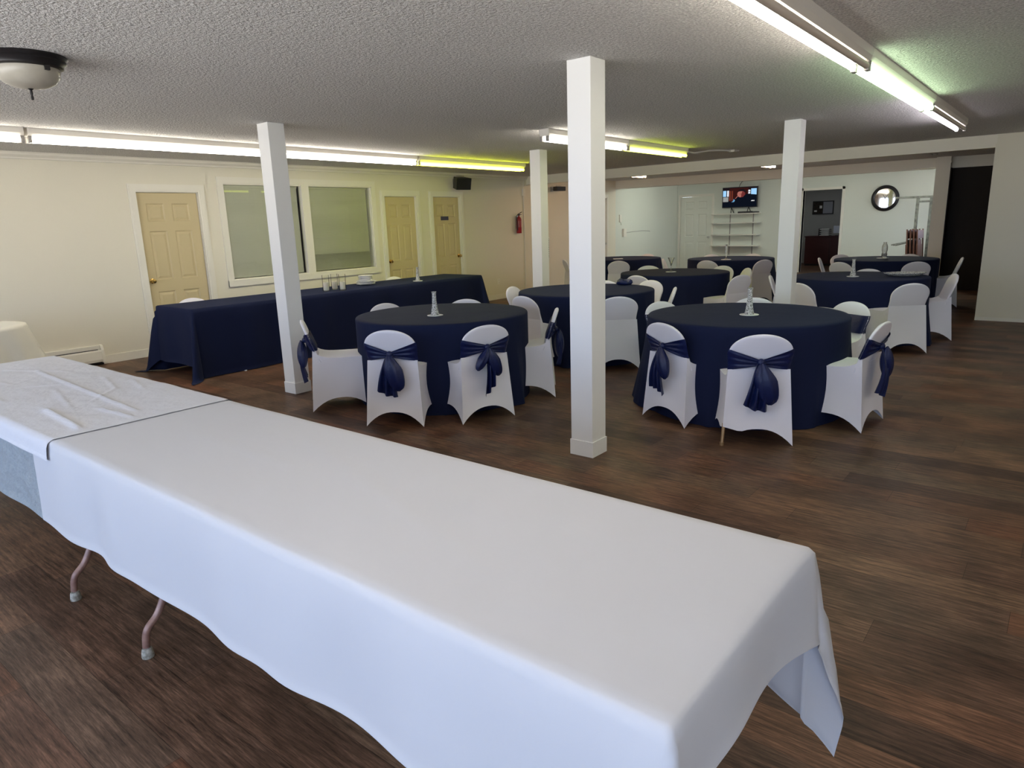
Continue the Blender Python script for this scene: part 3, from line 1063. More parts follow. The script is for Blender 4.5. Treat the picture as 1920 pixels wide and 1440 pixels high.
# small round table by the heater
def white_round():
    r, c = 0.46, (-7.80, 1.70)
    m = MB()
    n = 96

    def pt(u, v):
        a = 2 * math.pi * u
        j = v
        if j < 0.4:
            rr = r * (j / 0.4)
            return (max(rr, 1e-4) * math.cos(a), max(rr, 1e-4) * math.sin(a), 0.75)
        d = (j - 0.4) / 0.6
        drop = 0.42 + 0.24 * abs(math.cos(2 * a + 0.6)) ** 3
        rr = r + 0.02 + (0.06 + 0.16 * abs(math.cos(2 * a + 0.6)) ** 2) * d + 0.02 * d * math.sin(13 * a)
        return (rr * math.cos(a), rr * math.sin(a), 0.74 - drop * d)
    m.grid(n, 31, pt, True)
    t = thing('small_round_table', 'small round table by the wall heater under a cream cloth', 'table', (c[0], c[1], 0))
    MB().lathe([(0.0, 0.715), (r - 0.01, 0.715), (r - 0.01, 0.742), (0, 0.742)], 48).build('tabletop', M['fixture'], t)
    MB().lathe([(0.22, 0.0), (0.22, 0.02), (0.03, 0.05), (0.03, 0.715), (0, 0.715)], 24).build('pedestal', M['tan_metal'], t)
    o = m.build('tablecloth', M['cream_cloth'], smooth=True, angle=180)
    o.location = (c[0], c[1], 0)
    tag(o, 'cream white tablecloth hanging in loose folds over the small round table by the heater', 'tablecloth')


white_round()

# ------------------------------------------------------------------ chairs
BW = 0.205          # half width of the back
ZT = 0.765          # top of the back
ZA = 0.630          # where its arch begins


def yc(z):
    return -0.165 - 0.125 * max(0, (z - 0.42)) / 0.345


def bw(z):
    if z < ZA:
        return BW - 0.010 * math.sin(math.pi * max(0, z - 0.42) / (ZA - 0.42))
    q = min(1, (z - ZA) / (ZT - ZA))
    return BW * max(0.0, 1 - q ** 2.2) ** 0.5


def rear_y(z):
    """rear surface below the back, leaning out to the feet"""
    if z > 0.52:
        return yc(z) - 0.018
    t = (0.52 - z) / 0.52
    return (yc(0.52) - 0.018) * (1 - t) + (-0.262) * t


def chair_parts(bare_leg=False):
    parts = []
    m = MB()
    zr = [0.42, 0.46, 0.50, 0.54, 0.58, ZA] + [ZA + (ZT - ZA) * math.sin(math.pi / 2 * i / 12) for i in range(1, 13)]

    def pt(u, v):
        z = zr[int(round(v * (len(zr) - 1)))]
        a = 2 * math.pi * u
        w = max(bw(z), 0.002)
        q = (z - ZA) / (ZT - ZA)
        th = 0.018 * (1 if q < 0.8 else max(0.05, 1 - ((q - 0.8) / 0.2) ** 3))
        cx, sx = math.cos(a), math.sin(a)
        x = w * (abs(cx) ** 0.75) * (1 if cx > 0 else -1)
        y = yc(z) + th * (abs(sx) ** 0.5) * (1 if sx > 0 else -1)
        return (x, y, z)
    m.grid(40, len(zr), pt, True)
    parts.append(('backrest', m, 'white_spandex', dict(smooth=True, angle=70)))
    # skirt
    def side(u):
        """top edge z and position along a side from rear (0) to front (1)"""
        y = rear_y(0.52) + (0.205 - rear_y(0.52)) * u
        z = 0.445 + 0.075 * math.exp(-u * 7)
        return y, z
    m = MB()
    ns, nr, nv = 13, 15, 11

    def panel(topf, botf, n, arch, inward, feet=(0, 0)):
        def f(u, v):
            T, B = Vector(topf(u)), Vector(botf(u))
            s = abs(2 * u - 1)
            za = arch * (1 - s ** 2.4)
            ft = feet[0] * (1 - u) + feet[1] * u
            za = max(za, ft) if ft else za
            Bz = B.copy()
            # hem lifts along the straight line from floor point to the top point
            k = za / max(T.z, 1e-3)
            Bz = B.lerp(T, k)
            p = T.lerp(Bz, v)
            p += Vector(inward) * (math.sin(math.pi * v) * (1 - s * s) * 0.022)
            return tuple(p)
        m.grid(n, nv, f)
    for s in (-1, 1):
        panel(lambda u, s=s: (s * (0.20 - 0.008 * u), side(u)[0], side(u)[1]),
              lambda u, s=s: (s * (0.232 - 0.018 * u), -0.262 + 0.492 * u, 0.0), ns, 0.105, (-s, 0, 0),
              (0.13, 0) if (bare_leg and s < 0) else (0, 0))
    panel(lambda u: (-0.20 + 0.40 * u, rear_y(0.52) + 0.0 * u, 0.52), lambda u: (-0.232 + 0.464 * u, -0.262, 0.0), nr, 0.115, (0, 1, 0), (0.13, 0) if bare_leg else (0, 0))
    panel(lambda u: (-0.192 + 0.384 * u, 0.205, 0.445), lambda u: (-0.214 + 0.428 * u, 0.23, 0.0), nr, 0.115, (0, -1, 0))
    parts.append(('skirt', m, 'white_spandex', dict(smooth=True, angle=50)))
    m = MB()

    def seat(u, v):
        y, z = side(v)
        x = (2 * u - 1) * (0.20 - 0.008 * v)
        e = (1 - abs(2 * u - 1) ** 4) * (1 - abs(2 * v - 1) ** 6)
        zz = z + (0.014 * e) - (z - 0.445) * 0.55 * (1 - abs(2 * u - 1) ** 2)
        return (x, y, zz)
    m.grid(15, 13, seat)
    parts.append(('seat', m, 'white_spandex', dict(smooth=True, angle=180)))
    if bare_leg:
        m = MB()
        m.tube([(-0.214, -0.232, 0.15), (-0.226, -0.253, 0.02)], 0.0115, 10)
        m.lathe([(0.0145, 0), (0.0145, 0.022), (0, 0.022)], 12, (-0.227, -0.2545, 0.0))
        parts.append(('leg', m, 'gold_metal', dict(smooth=True, angle=50)))
    return parts


def sash_parts(kind):
    """satin band round the back, pinched behind by a knot with hanging ends"""
    kz = 0.575 if kind == 0 else 0.59
    m = MB()
    # front strip, over the inner face
    def front(u, v):
        x = 2 * u - 1
        z = 0.52 + 0.145 * v
        w = max(bw(z), 0.16) + 0.006
        cx = x
        y = yc(z) + 0.021 + 0.005 * (1 - abs(x) ** 8) - 0.02 * abs(x) ** 10
        return (cx * w, y, z)
    m.grid(21, 7, front)

    def back(u, v):
        x = 2 * u - 1
        ax = abs(x)
        lo = 0.515 * ax ** 0.6 + (kz - 0.016) * (1 - ax ** 0.6)
        hi = 0.665 * ax + (kz + 0.016) * (1 - ax)
        z = lo + (hi - lo) * v
        w = max(bw(z), 0.16) + 0.006 if ax > 0.9 else 0.205
        w = (max(bw(0.52 + 0.145 * v), 0.16) + 0.006)
        y = yc(max(z, 0.42)) - 0.021 - 0.006 * (1 - ax ** 6) - 0.022 * (1 - ax) ** 1.5 + 0.02 * ax ** 10
        y -= 0.006 * math.sin(v * math.pi * 6 + 2 * x) * (1 - ax ** 4)
        return (x * w, y, z)
    m.grid(29, 19, back)
    out = [('sash', m, dict(smooth=True, angle=180))]
    ky = yc(kz) - 0.05
    kn = MB().ball((0, ky, kz), (0.026, 0.022, 0.026), 16, 10)
    out.append(('knot', kn, dict(smooth=True, angle=180)))

    def tail(x0, x1, w0, w1, length, seed, y_off=0.0, fold=2.5):
        t = MB()

        def f(u, v):
            s = 2 * u - 1
            w = w0 + (w1 - w0) * v ** 0.65
            x = x0 + (x1 - x0) * v + s * w
            z = kz - length * v * (1 - 0.10 * s * (1 if x1 > x0 else -1) * v) - 0.012 * math.cos(2.2 * s + seed) * v
            y = min(ky, rear_y(max(z, 0.0)) - 0.030) - 0.006 + y_off - 0.022 * math.cos(fold * math.pi * s + seed) * v ** 0.6 - 0.03 * math.sin(math.pi * v) - 0.015 * v
            return (x, y, z)
        t.grid(21, 13, f)
        return t

    def loop(x0, x1, rx, length, seed):
        t = MB()

        def f(u, v):
            a = 2 * math.pi * u
            w = rx * min(1.0, 0.15 + v * 2.2) ** 0.8 * max(0.02, 1 - v ** 5) ** 0.5
            zc = kz - length * v
            x = x0 + (x1 - x0) * v + w * math.cos(a)
            y0 = min(ky, rear_y(max(zc, 0)) - 0.035)
            y = y0 - 0.03 + 0.042 * math.sin(a) * math.sin(math.pi * v) ** 0.6 - 0.005 * math.cos(6 * a + seed)
            return (x, y, zc)
        t.grid(26, 13, f, True)
        return t
    if kind == 0:
        out.append(('tail', tail(-0.005, -0.030, 0.016, 0.078, 0.31, 0.5), dict(smooth=True, angle=180)))
        out.append(('loop', loop(0.0, 0.062, 0.078, 0.28, 1.0), dict(smooth=True, angle=180)))
    elif kind == 1:
        out.append(('tail', tail(0.0, 0.005, 0.018, 0.056, 0.34, 1.6), dict(smooth=True, angle=180)))
        out.append(('loop', loop(0.0, 0.070, 0.058, 0.23, 2.0), dict(smooth=True, angle=180)))
        out.append(('loop', loop(-0.01, -0.10, 0.045, 0.17, 0.4), dict(smooth=True, angle=180)))
    else:
        out.append(('tail', tail(-0.005, -0.03, 0.016, 0.072, 0.34, 2.4, 0, 3.0), dict(smooth=True, angle=180)))
        out.append(('loop', loop(0.01, 0.06, 0.055, 0.24, 0.2), dict(smooth=True, angle=180)))
    return out


def make_chair(sash=None, bare=False):
    t = thing('banquet_chair', 'x', 'chair')
    for nm, m, mat, kw in chair_parts(bare):
        o = m.build(nm, M[mat], t, **kw)
        if nm == 'leg':
            o['label'] = 'bare bronze metal leg below the cover'
    if sash is not None:
        sp = sash_parts(sash)
        s = sp[0][1].build('sash', M['navy_satin'], t, **sp[0][2])
        s['label'] = 'shiny navy satin sash'
        for nm, m, kw in sp[1:]:
            m.build(nm, M['navy_satin'], s, **kw)
    return t


PROTO, USED = {}, set()
G_ = 'white covered chairs '
# table: (x, y of the back's top, turn, sash kind or None, label)
CH = [
    ('A', -3.95, 3.39, 30, 0, 'white chair with full navy bow, in front of the buffet-side round table and vase', 'A1'),
    ('A', -3.43, 3.94, 68, 1, 'white covered chair with navy bow at the buffet-side round table, beside the big middle post', 'A2'),
    ('A', -5.10, 3.43, -35, 2, 'white covered chair seen side-on against the slanting post, bow hanging over the post', 'A3'),
    ('A', -5.40, 4.62, -98, None, 'white chair top over the round table, in front of the buffet near the slanting post', 'A4'),
    ('A', -4.85, 5.26, -151, None, 'white chair top peeking over the round table, beyond its crystal vase', 'A5'),
    ('A', -3.54, 5.03, 125, 0, 'white chair turned sideways with a flat navy sash across its back, between two round tables', 'A6'),
    ('B', -2.31, 4.61, -21, 2, 'white chair with long navy sash ends at the large round table, beside middle post', 'B1'),
    ('B', -1.50, 4.43, 31, 0, 'white covered chair with navy bow, one bronze leg bare under its lifted hem', 'B2'),
    ('B', -0.96, 5.33, 84, 2, 'white covered chair leaning away on the open-floor side, navy sash bunched behind it', 'B3'),
    ('B', -1.42, 6.44, 151, 1, 'white chair facing the camera, flat navy sash across it, behind the large round table', 'B4'),
    ('B', -2.94, 5.82, -111, 1, 'white chair back with a sliver of navy sash behind the large round table', 'B5'),
    ('B', -2.28, 6.44, -164, None, 'white chair top directly behind the crystal vase of the large round table', 'B6'),
    ('C', -4.47, 5.71, -10, None, 'plain white chair with grey-shaded round back in front of the half-hidden round table', 'C1'),
    ('C', -5.28, 6.54, -78, None, 'cream lit white chair behind the grey-shaded one, toward the fire extinguisher', 'C2'),
    ('C', -3.50, 6.04, 40, None, 'plain white chair seen squarely from behind, next to the big middle post', 'C3'),
    ('C', -4.07, 7.84, 169, None, 'plain cream chair facing the camera behind the half-hidden round table', 'C4'),
    ('C', -3.40, 7.12, 117, None, 'plain white chair seen edge-on, between the half-hidden table and the vase table', 'C5'),
    ('C', -4.62, 7.62, -160, 1, 'white chair with dark navy sash mostly hidden by the big middle post', 'C6'),
    ('D', -4.61, 8.43, -9, None, 'plain white chair with its back to the camera at the flared vase table', 'D1'),
    ('D', -5.39, 10.25, -140, None, 'white chair top behind the flared vase table, beyond the vase on the bay door side', 'D3'),
    ('D', -3.32, 8.89, 68, None, 'plain white chair turned away, its seat showing, between flared vase table and slim post', 'D5'),
    ('D', -4.20, 10.46, 167, None, 'cream lit chair facing the camera at the rim of the flared vase table', 'D6'),
    ('D', -3.68, 10.09, 130, None, 'narrow edge-on white chair beyond the flared vase table', 'D7'),
    ('E', -6.57, 11.33, 28, None, 'grey-shaded white chair with its back to the camera at the table with the white card', 'E1'),
    ('E', -7.22, 13.70, -178, None, 'pinkish lit chair top at the far rim of the table with the white card', 'E2'),
    ('E', -7.95, 11.55, -42, None, 'dark shaded white chair between the far post and the big middle post', 'E3'),
    ('F', -6.03, 12.04, -70, None, 'dark edge-on white chair behind the flared vase', 'F0'),
    ('F', -5.00, 11.66, -5, None, 'white chair with its back to the camera at the table below the television', 'F1'),
    ('F', -4.10, 12.00, 60, None, 'large grey-shaded white chair beside the slim post at the table below the television', 'F2'),
    ('F', -5.70, 13.52, -145, None, 'white chair top in front of the bay door, behind the table below the television', 'F3'),
    ('F', -4.95, 13.80, -177, None, 'white chair top in front of the wall shelves', 'F4'),
    ('G', -2.97, 8.90, -75, None, 'narrow edge-on white chair touching the slim post', 'G0'),
    ('G', -2.34, 7.98, -32, None, 'white chair seen from behind just past the slim post, at the crystal platter table', 'G2'),
    ('G', -1.27, 8.30, 40, None, 'large plain white chair with its back to the camera at the crystal platter table', 'G1'),
    ('G', -1.05, 9.66, 110, None, 'white chair in side view at the crystal platter table, toward the dark passage', 'G3'),
    ('G', -2.11, 10.24, -175, None, 'cream chair top behind the crystal platter table', 'G4'),
    ('H', -1.78, 11.80, 31, None, 'white chair with its back to the camera, just above the crystal platter', 'H2'),
    ('H', -2.80, 11.55, -22, None, 'low grey white chair with creased cover in front of the clock table', 'H3'),
    ('H', -1.34, 12.96, 100, None, 'white chair in side view against the dark passage at the clock table', 'H1'),
    ('H', -3.40, 12.63, -80, None, 'thin edge-on white chair at the clock table, on the office doorway side', 'H4'),
    ('H', -3.30, 13.62, -136, None, 'grey round chair back at the clock table, in front of the office doorway', 'H5'),
    ('H', -2.22, 13.85, 174, None, 'white chair top at the clock table, before the folding chair rack', 'H6'),
    ('S', -8.18, 4.02, -90, None, 'white chair top between the first beige door and the long navy buffet', 'S1'),
    ('S', -8.18, 7.22, -90, None, 'white chair top behind the long navy buffet, before the second beige door', 'S2'),
]
for i, (k, (x, y)) in enumerate(TABLES.items()):
    o = round_cloth('round_tablecloth', (x, y, 0), 0.77, 0.748, 1.3 + i * 2.1, [math.atan2(c[2] - y, c[1] - x) for c in CH if c[0] == k], folds=9 + i % 4, amp=0.040 + 0.004 * (i % 3))
    tag(o, TL[k], 'tablecloth', RT)

GN = dict(A='white chairs at the buffet-side round table', B='white chairs at the large round table', C='white chairs at the half-hidden round table', D='white chairs at the flared vase table',
          E='white chairs at the white card table', F='white chairs at the table below the television', G='white chairs at the crystal platter table', H='white chairs at the clock table', S='white chairs behind the buffet')
for tb, x, y, ang, sash, label, key in CH:
    vk = ('bare' if key == 'B2' else sash)
    if vk not in PROTO:
        PROTO[vk] = make_chair(sash, key == 'B2')
        o = PROTO[vk]
    else:
        o = copy_tree(PROTO[vk])
    a = math.radians(ang)
    # (x, y) is where the top of the back stands; the seat centre lies 0.29 m in front of it
    o.location = (x - math.sin(a) * 0.29, y + math.cos(a) * 0.29, 0)
    o.rotation_euler = (0, 0, a)
    tag(o, label, 'chair', GN[tb])

# ------------------------------------------------------------------ things on the tables
VP = [(0.034, 0.0), (0.036, 0.006), (0.031, 0.02), (0.026, 0.05), (0.022, 0.08), (0.019, 0.115), (0.0175, 0.14), (0.0165, 0.165), (0.0165, 0.185), (0.018, 0.195), (0.023, 0.203),
      (0.020, 0.203), (0.015, 0.19), (0.0135, 0.165), (0.0145, 0.12), (0.018, 0.07), (0.022, 0.03), (0.024, 0.012), (0.0, 0.010)]


def coaster(x, y, z, r, label, grp='coasters under the vases'):
    m = MB().lathe([(0.0, 0.0), (r, 0.0), (r + 0.004, 0.003), (r + 0.003, 0.005), (0.0, 0.005)], 40)
    o = m.build('coaster', M['paper'], smooth=True, angle=50)
    o.location = (x, y, z)
    return tag(o, label, 'coaster', grp)


def crystal_vase(x, y, z, s, label):
    m = MB()
    n = 28
    vs, fs = [], []
    for j, (r, h) in enumerate(VP):
        for i in range(n):
            a = 2 * math.pi * i / n
            rr = r * s * (1 + (0.05 if (i + j) % 2 else -0.03) * (1 if j < 10 else 0))
            vs.append((rr * math.cos(a), rr * math.sin(a), h * s))
    for j in range(len(VP) - 1):
        for i in range(n):
            fs.append((j * n + i, j * n + (i + 1) % n, (j + 1) * n + (i + 1) % n, (j + 1) * n + i))
    fs.append(tuple(range(n - 1, -1, -1)))
    m.add(vs, fs)
    o = m.build('bud_vase', M['crystal'], smooth=False)
    o.location = (x, y, z)
    return tag(o, label, 'vase', 'crystal bud vases')


TT = 0.7495
coaster(-4.29, 4.24, TT, 0.066, 'white round coaster under the vase on the buffet-side round table')
crystal_vase(-4.29, 4.24, TT + 0.0055, 1.0, 'cut crystal bud vase on the buffet-side round table')
coaster(-1.94, 5.38, TT, 0.070, 'white round coaster under the vase on the large round table')
crystal_vase(-1.94, 5.38, TT + 0.0055, 1.02, 'cut crystal bud vase on the large round table')
coaster(-2.05, 9.12, TT, 0.066, 'white round coaster under the vase on the crystal platter table')
crystal_vase(-2.05, 9.12, TT + 0.0055, 1.0, 'cut crystal bud vase beside the silver crystal platter')
coaster(-7.27, 6.88, 0.7475, 0.066, 'white round coaster under the vase at the end of the buffet')
crystal_vase(-7.27, 6.88, 0.753, 0.95, 'pale crystal bud vase standing on the navy buffet')
coaster(-4.51, 9.27, TT, 0.072, 'white round coaster under the flared glass vase')
m = MB().lathe([(0.036, 0), (0.036, 0.004), (0.008, 0.012), (0.006, 0.06), (0.012, 0.10), (0.022, 0.135), (0.040, 0.18), (0.050, 0.20), (0.046, 0.20), (0.034, 0.175), (0.016, 0.13), (0.006, 0.09), (0.0, 0.08)], 28)
o = m.build('flared_vase', M['clear_crystal'], smooth=True, angle=60)
o.location = (-4.51, 9.27, TT + 0.0055)
o.rotation_euler = (0, 0, 0)
tag(o, 'clear glass vase with a flared mouth on a thin stem', 'vase')
coaster(-4.84, 12.14, TT, 0.085, 'white round coaster under the slim vase below the television')
m = MB().lathe([(0.04, 0), (0.04, 0.006), (0.012, 0.02), (0.010, 0.10), (0.018, 0.14), (0.013, 0.19), (0.017, 0.25), (0.020, 0.26), (0.015, 0.25), (0.0, 0.24)], 24)
o = m.build('slim_vase', M['clear_crystal'], smooth=True, angle=60)
o.location = (-4.84, 12.14, TT + 0.0055)
tag(o, 'slim clear glass vase on the table below the television', 'vase')
coaster(-2.45, 12.80, TT, 0.085, 'white round coaster under the glass bottle vase')
m = MB().lathe([(0.036, 0), (0.040, 0.01), (0.043, 0.06), (0.036, 0.09), (0.044, 0.13), (0.044, 0.18), (0.034, 0.215), (0.024, 0.235), (0.026, 0.255), (0.022, 0.255), (0.02, 0.235), (0.03, 0.21), (0.04, 0.17), (0.03, 0.09), (0.037, 0.05), (0.03, 0.02), (0, 0.018)], 28)
o = m.build('bottle_vase', M['clear_crystal'], smooth=True, angle=60)
o.location = (-2.43, 12.82, TT + 0.0055)
tag(o, 'rounded clear glass bottle vase on the table below the clock', 'vase')
m = MB().box(-0.09, 0.09, -0.065, 0.065, 0, 0.012)
o = m.build('card', M['paper'])
o.location = (-7.0, 12.05, TT)
o.rotation_euler = (0, 0, 0.65)
tag(o, 'white card lying on the round table nearest to the bay side wall'.replace('nearest to', 'close to'), 'card')
# crystal platter: shallow scalloped dish lying on the table
m = MB()


def dish(u, v):
    a = 2 * math.pi * u
    prof = [(0.0, 0.012), (0.5, 0.010), (0.75, 0.018), (1.0, 0.045), (1.0, 0.040), (0.72, 0.010), (0.45, 0.0), (0.0, 0.0)]
    k = v * (len(prof) - 1)
    i = min(int(k), len(prof) - 2)
    f = k - i
    r = prof[i][0] * (1 - f) + prof[i + 1][0] * f
    z = prof[i][1] * (1 - f) + prof[i + 1][1] * f
    sc_ = 1 + 0.05 * math.cos(16 * a) * (r ** 3)
    return (0.23 * r * sc_ * math.cos(a) + 1e-4 * math.cos(a), 0.15 * r * sc_ * math.sin(a) + 1e-4 * math.sin(a), z)


m.grid(96, 22, dish, True)
o = m.build('crystal_platter', M['crystal'], smooth=True, angle=60)
o.location = (-1.53, 9.34, TT)
o.rotation_euler = (0, 0, math.radians(35))
tag(o, 'shallow oval crystal platter with silvery glints near the table rim', 'platter')
# napkin on the half hidden table
m = MB()


def nap(u, v):
    a = 2 * math.pi * u
    r = [0.001, 0.05, 0.085, 0.10, 0.095, 0.07, 0.001][int(round(v * 6))]
    z = [0.0, 0.0, 0.005, 0.02, 0.04, 0.055, 0.05][int(round(v * 6))]
    return (r * (1 + 0.12 * math.sin(5 * a)) * math.cos(a), r * (1 + 0.1 * math.cos(4 * a)) * math.sin(a) * 0.8, z * (1 + 0.3 * math.sin(3 * a)))


m.grid(32, 7, nap, True)
o = m.build('folded_sash', M['navy_satin'], smooth=True, angle=180)
o.location = (-4.17, 7.32, TT)
tag(o, 'bundled navy satin sash lying on the half-hidden round table beside the middle post', 'sash')


# candle jars, plates on the buffet
BZ = 0.7475


def candle(x, y, hc, label):
    t = thing('candle_holder', label, 'candle', (x, y, BZ), 0, 'glass cylinder candle holders on the buffet')
    r, h = 0.043, 0.20
    MB().lathe([(0.0, 0.0), (r - 0.002, 0.0), (r, 0.004), (r, h), (r - 0.002, h)], 32, cap=False).build('glass_cylinder', M['jar'], t, smooth=True, angle=50)
    c = MB().lathe([(0.0, 0.010), (0.034, 0.010), (0.035, 0.016), (0.035, hc), (0.031, hc + 0.004), (0.0, hc + 0.001)], 28).build('wax_candle', M['wax'], t, smooth=True, angle=50)
    MB().tube([(0, 0, hc), (0.001, 0, hc + 0.012)], 0.0012, 6).build('wick', M['black'], c)


candle(-7.36, 5.37, 0.105, 'glass cylinder with a white candle, standing apart toward the slanting post')
candle(-7.45, 5.57, 0.100, 'glass cylinder with a white candle, set back in the middle of the trio')
candle(-7.26, 5.55, 0.100, 'glass cylinder with a cream candle, on the plate stack side of the trio')
rng = random.Random(4)
px, py = -7.56, 6.18
zz = BZ
for i in range(5):
    m = MB().lathe([(0.0, 0.002), (0.07, 0.0), (0.085, 0.004), (0.128, 0.016), (0.131, 0.018), (0.128, 0.020), (0.085, 0.009), (0.0, 0.007)], 40)
    o = m.build('plate', M['ceramic'], smooth=True, angle=60)
    o.location = (px + rng.uniform(-0.006, 0.006), py + rng.uniform(-0.006, 0.006), zz)
    zz += 0.0102
    tag(o, ['lowest', 'second', 'third', 'fourth', 'uppermost'][i] + ' of the large white plates, counted up from the buffet cloth', 'plate', 'large white plates at the bottom of the buffet stack')
zz += 0.002
for i in range(7):
    m = MB().lathe([(0.0, 0.002), (0.06, 0.0), (0.07, 0.004), (0.096, 0.013), (0.098, 0.015), (0.095, 0.017), (0.07, 0.008), (0.0, 0.006)], 36)
    o = m.build('plate', M['ceramic'], smooth=True, angle=60)
    o.location = (px + 0.004 + rng.uniform(-0.004, 0.004), py - 0.01 + rng.uniform(-0.004, 0.004), zz)
    zz += 0.0105
    tag(o, ['lowest', 'second', 'third', 'fourth', 'fifth', 'sixth', 'topmost'][i] + ' of the small white plates on top of the large ones', 'plate', 'small white plates on top of the buffet stack')
# little white scrap below the buffet edge
o = MB().box(-0.02, 0.02, -0.012, 0.012, 0, 0.012).build('paper_scrap', M['paper'], bevel=0.003)
o.location = (-7.08, 3.98, 0)
tag(o, 'tiny white paper scrap on the floor at the hem of the buffet cloth', 'scrap')

# ------------------------------------------------------------------ things on the long wall
def speaker(loc, rot, w, d, h, label):
    t = thing('wall_speaker', label, 'speaker', loc, rot, 'black wall speakers')
    m = MB()
    f, b = w / 2, w * 0.33
    m.add([(-b, 0.04, -h / 2), (b, 0.04, -h / 2), (f, -d, -h / 2), (-f, -d, -h / 2), (-b, 0.04, h / 2), (b, 0.04, h / 2), (f, -d, h / 2), (-f, -d, h / 2)],
          [(0, 3, 2, 1), (4, 5, 6, 7), (0, 1, 5, 4), (1, 2, 6, 5), (2, 3, 7, 6), (3, 0, 4, 7)])
    m.build('cabinet', M['black'], t, bevel=0.008)
    m = MB().grid(13, 7, lambda u, v: ((2 * u - 1) * (f - 0.012), -d - 0.004 - 0.010 * math.sin(math.pi * u), (2 * v - 1) * (h / 2 - 0.012)))
    m.build('grille', M['black'], t, smooth=True)
    m = MB().tube([(0, 0.03, 0), (0, 0.11, 0.0), (0, 0.16, 0.0)], 0.012, 8).box(-0.04, 0.04, 0.15, 0.165, -0.05, 0.05)
    m.tube([(-w * 0.25, -0.02, h / 2), (-w * 0.25, -0.02, h / 2 + 0.02), (w * 0.25, -0.02, h / 2 + 0.02), (w * 0.25, -0.02, h / 2)], 0.006, 6)
    m.build('bracket', M['steel'], t)
    return t


s = speaker((XL + 0.165, 9.62, 2.26), math.radians(82), 0.31, 0.17, 0.205, 'black wedge-shaped speaker hung above the third beige door')
s.rotation_euler = (math.radians(12), 0, math.radians(75))
s = speaker((XL + 0.165, 12.75, 2.20), math.radians(90), 0.34, 0.10, 0.09, 'black speaker beyond the beam, half hidden by the far post')

# fire extinguisher
t = thing('fire_extinguisher', 'red fire extinguisher hanging on the wall before the far post', 'fire extinguisher', (XL + 0.075, 11.47, 1.30))
MB().lathe([(0.0, 0.0), (0.050, 0.0), (0.054, 0.008), (0.054, 0.27), (0.046, 0.305), (0.025, 0.33), (0.016, 0.335), (0.016, 0.355), (0.0, 0.355)], 24).build('cylinder', M['red'], t, smooth=True, angle=50)
MB().box(-0.02, 0.02, -0.02, 0.02, 0.355, 0.385).tube([(0, -0.01, 0.385), (0.0, 0.10, 0.425)], 0.008, 6).tube([(0, -0.01, 0.372), (0.0, 0.09, 0.375)], 0.006, 6).build('valve', M['black'], t)
MB().tube([(0, -0.02, 0.37), (0.01, -0.075, 0.36), (0.015, -0.085, 0.28), (0.015, -0.075, 0.12), (0.015, -0.068, 0.06)], 0.009, 8).build('hose', M['black'], t, smooth=True)
MB().add([(0.035, -0.042, 0.12), (0.0545, 0.0, 0.12), (0.035, 0.042, 0.12), (0.035, -0.042, 0.25), (0.0545, 0.0, 0.25), (0.035, 0.042, 0.25)], [(0, 1, 4, 3), (1, 2, 5, 4)]).build('paper_label', M['paper'], t)
MB().box(-0.075, -0.05, -0.03, 0.03, 0.1, 0.35).build('wall_hook', M['steel'], t)

# conduit with junction box in the corner
m = MB().tube([(0, 0, 0.12), (0, 0, 2.06)], 0.011, 8).box(-0.02, 0.025, -0.035, 0.035, 2.05, 2.19).tube([(0, 0, 2.19), (0, 0, 2.36)], 0.007, 8)
o = m.build('wall_conduit', M['trim'])
o.location = (XL + 0.021, 11.72, 0)
tag(o, 'painted vertical conduit with a junction box beside the fire extinguisher', 'conduit')
t = thing('wall_outlet', 'small white power outlet low on the wall past the buffet', 'outlet', (XL + 0.004, 10.84, 0.36))
MB().box(-0.003, 0.004, -0.038, 0.038, -0.058, 0.058).build('cover_plate', M['trim'], t, bevel=0.002)
MB().box(0.004, 0.006, -0.014, 0.014, 0.010, 0.038).box(0.004, 0.006, -0.014, 0.014, -0.038, -0.010).build('socket', M['fixture'], t)
# baseboard heater
t = thing('baseboard_heater', 'long cream baseboard heater on the wall by the small round table', 'heater', (XL, 2.1, 0))
m = MB()
L0, L1 = -2.0, 1.15
prof = [(0.0, 0.04), (0.065, 0.04), (0.072, 0.07), (0.066, 0.165), (0.058, 0.185), (0.0, 0.185)]
for yy in (L0, L1):
    m.v += [(a, yy, z) for a, z in prof]
n = len(prof)
m.f += [(i, (i + 1) % n, n + (i + 1) % n, n + i) for i in range(n)]
m.mi += [0] * n
m.build('front_cover', M['trim'], t)
MB().box(0.0, 0.03, L0, L1, 0.19, 0.235).box(0.0, 0.012, L0, L1, 0.18, 0.24).build('back_plate', M['trim'], t)
MB().box(0.012, 0.055, L0, L1 - 0.03, 0.184, 0.192).build('fin_slot_shade', M['black'], t)  # black strip paints the shade inside the slot
m = MB().add([(0, L1, 0.03), (0.075, L1, 0.03), (0.08, L1, 0.08), (0.07, L1, 0.18), (0.045, L1, 0.238), (0, L1, 0.24), (0, L1 + 0.03, 0.03), (0.075, L1 + 0.03, 0.03), (0.08, L1 + 0.03, 0.08), (0.07, L1 + 0.03, 0.18), (0.045, L1 + 0.03, 0.238), (0, L1 + 0.03, 0.24)],
              [(0, 1, 2, 3, 4, 5), (6, 11, 10, 9, 8, 7)] + [(i, (i + 1) % 6, 6 + (i + 1) % 6, 6 + i) for i in range(6)])
m.build('end_cap', M['trim'], t)
MB().box(0, 0.03, L0, L1 + 0.02, 0.0, 0.04).build('foot', M['black'], t)
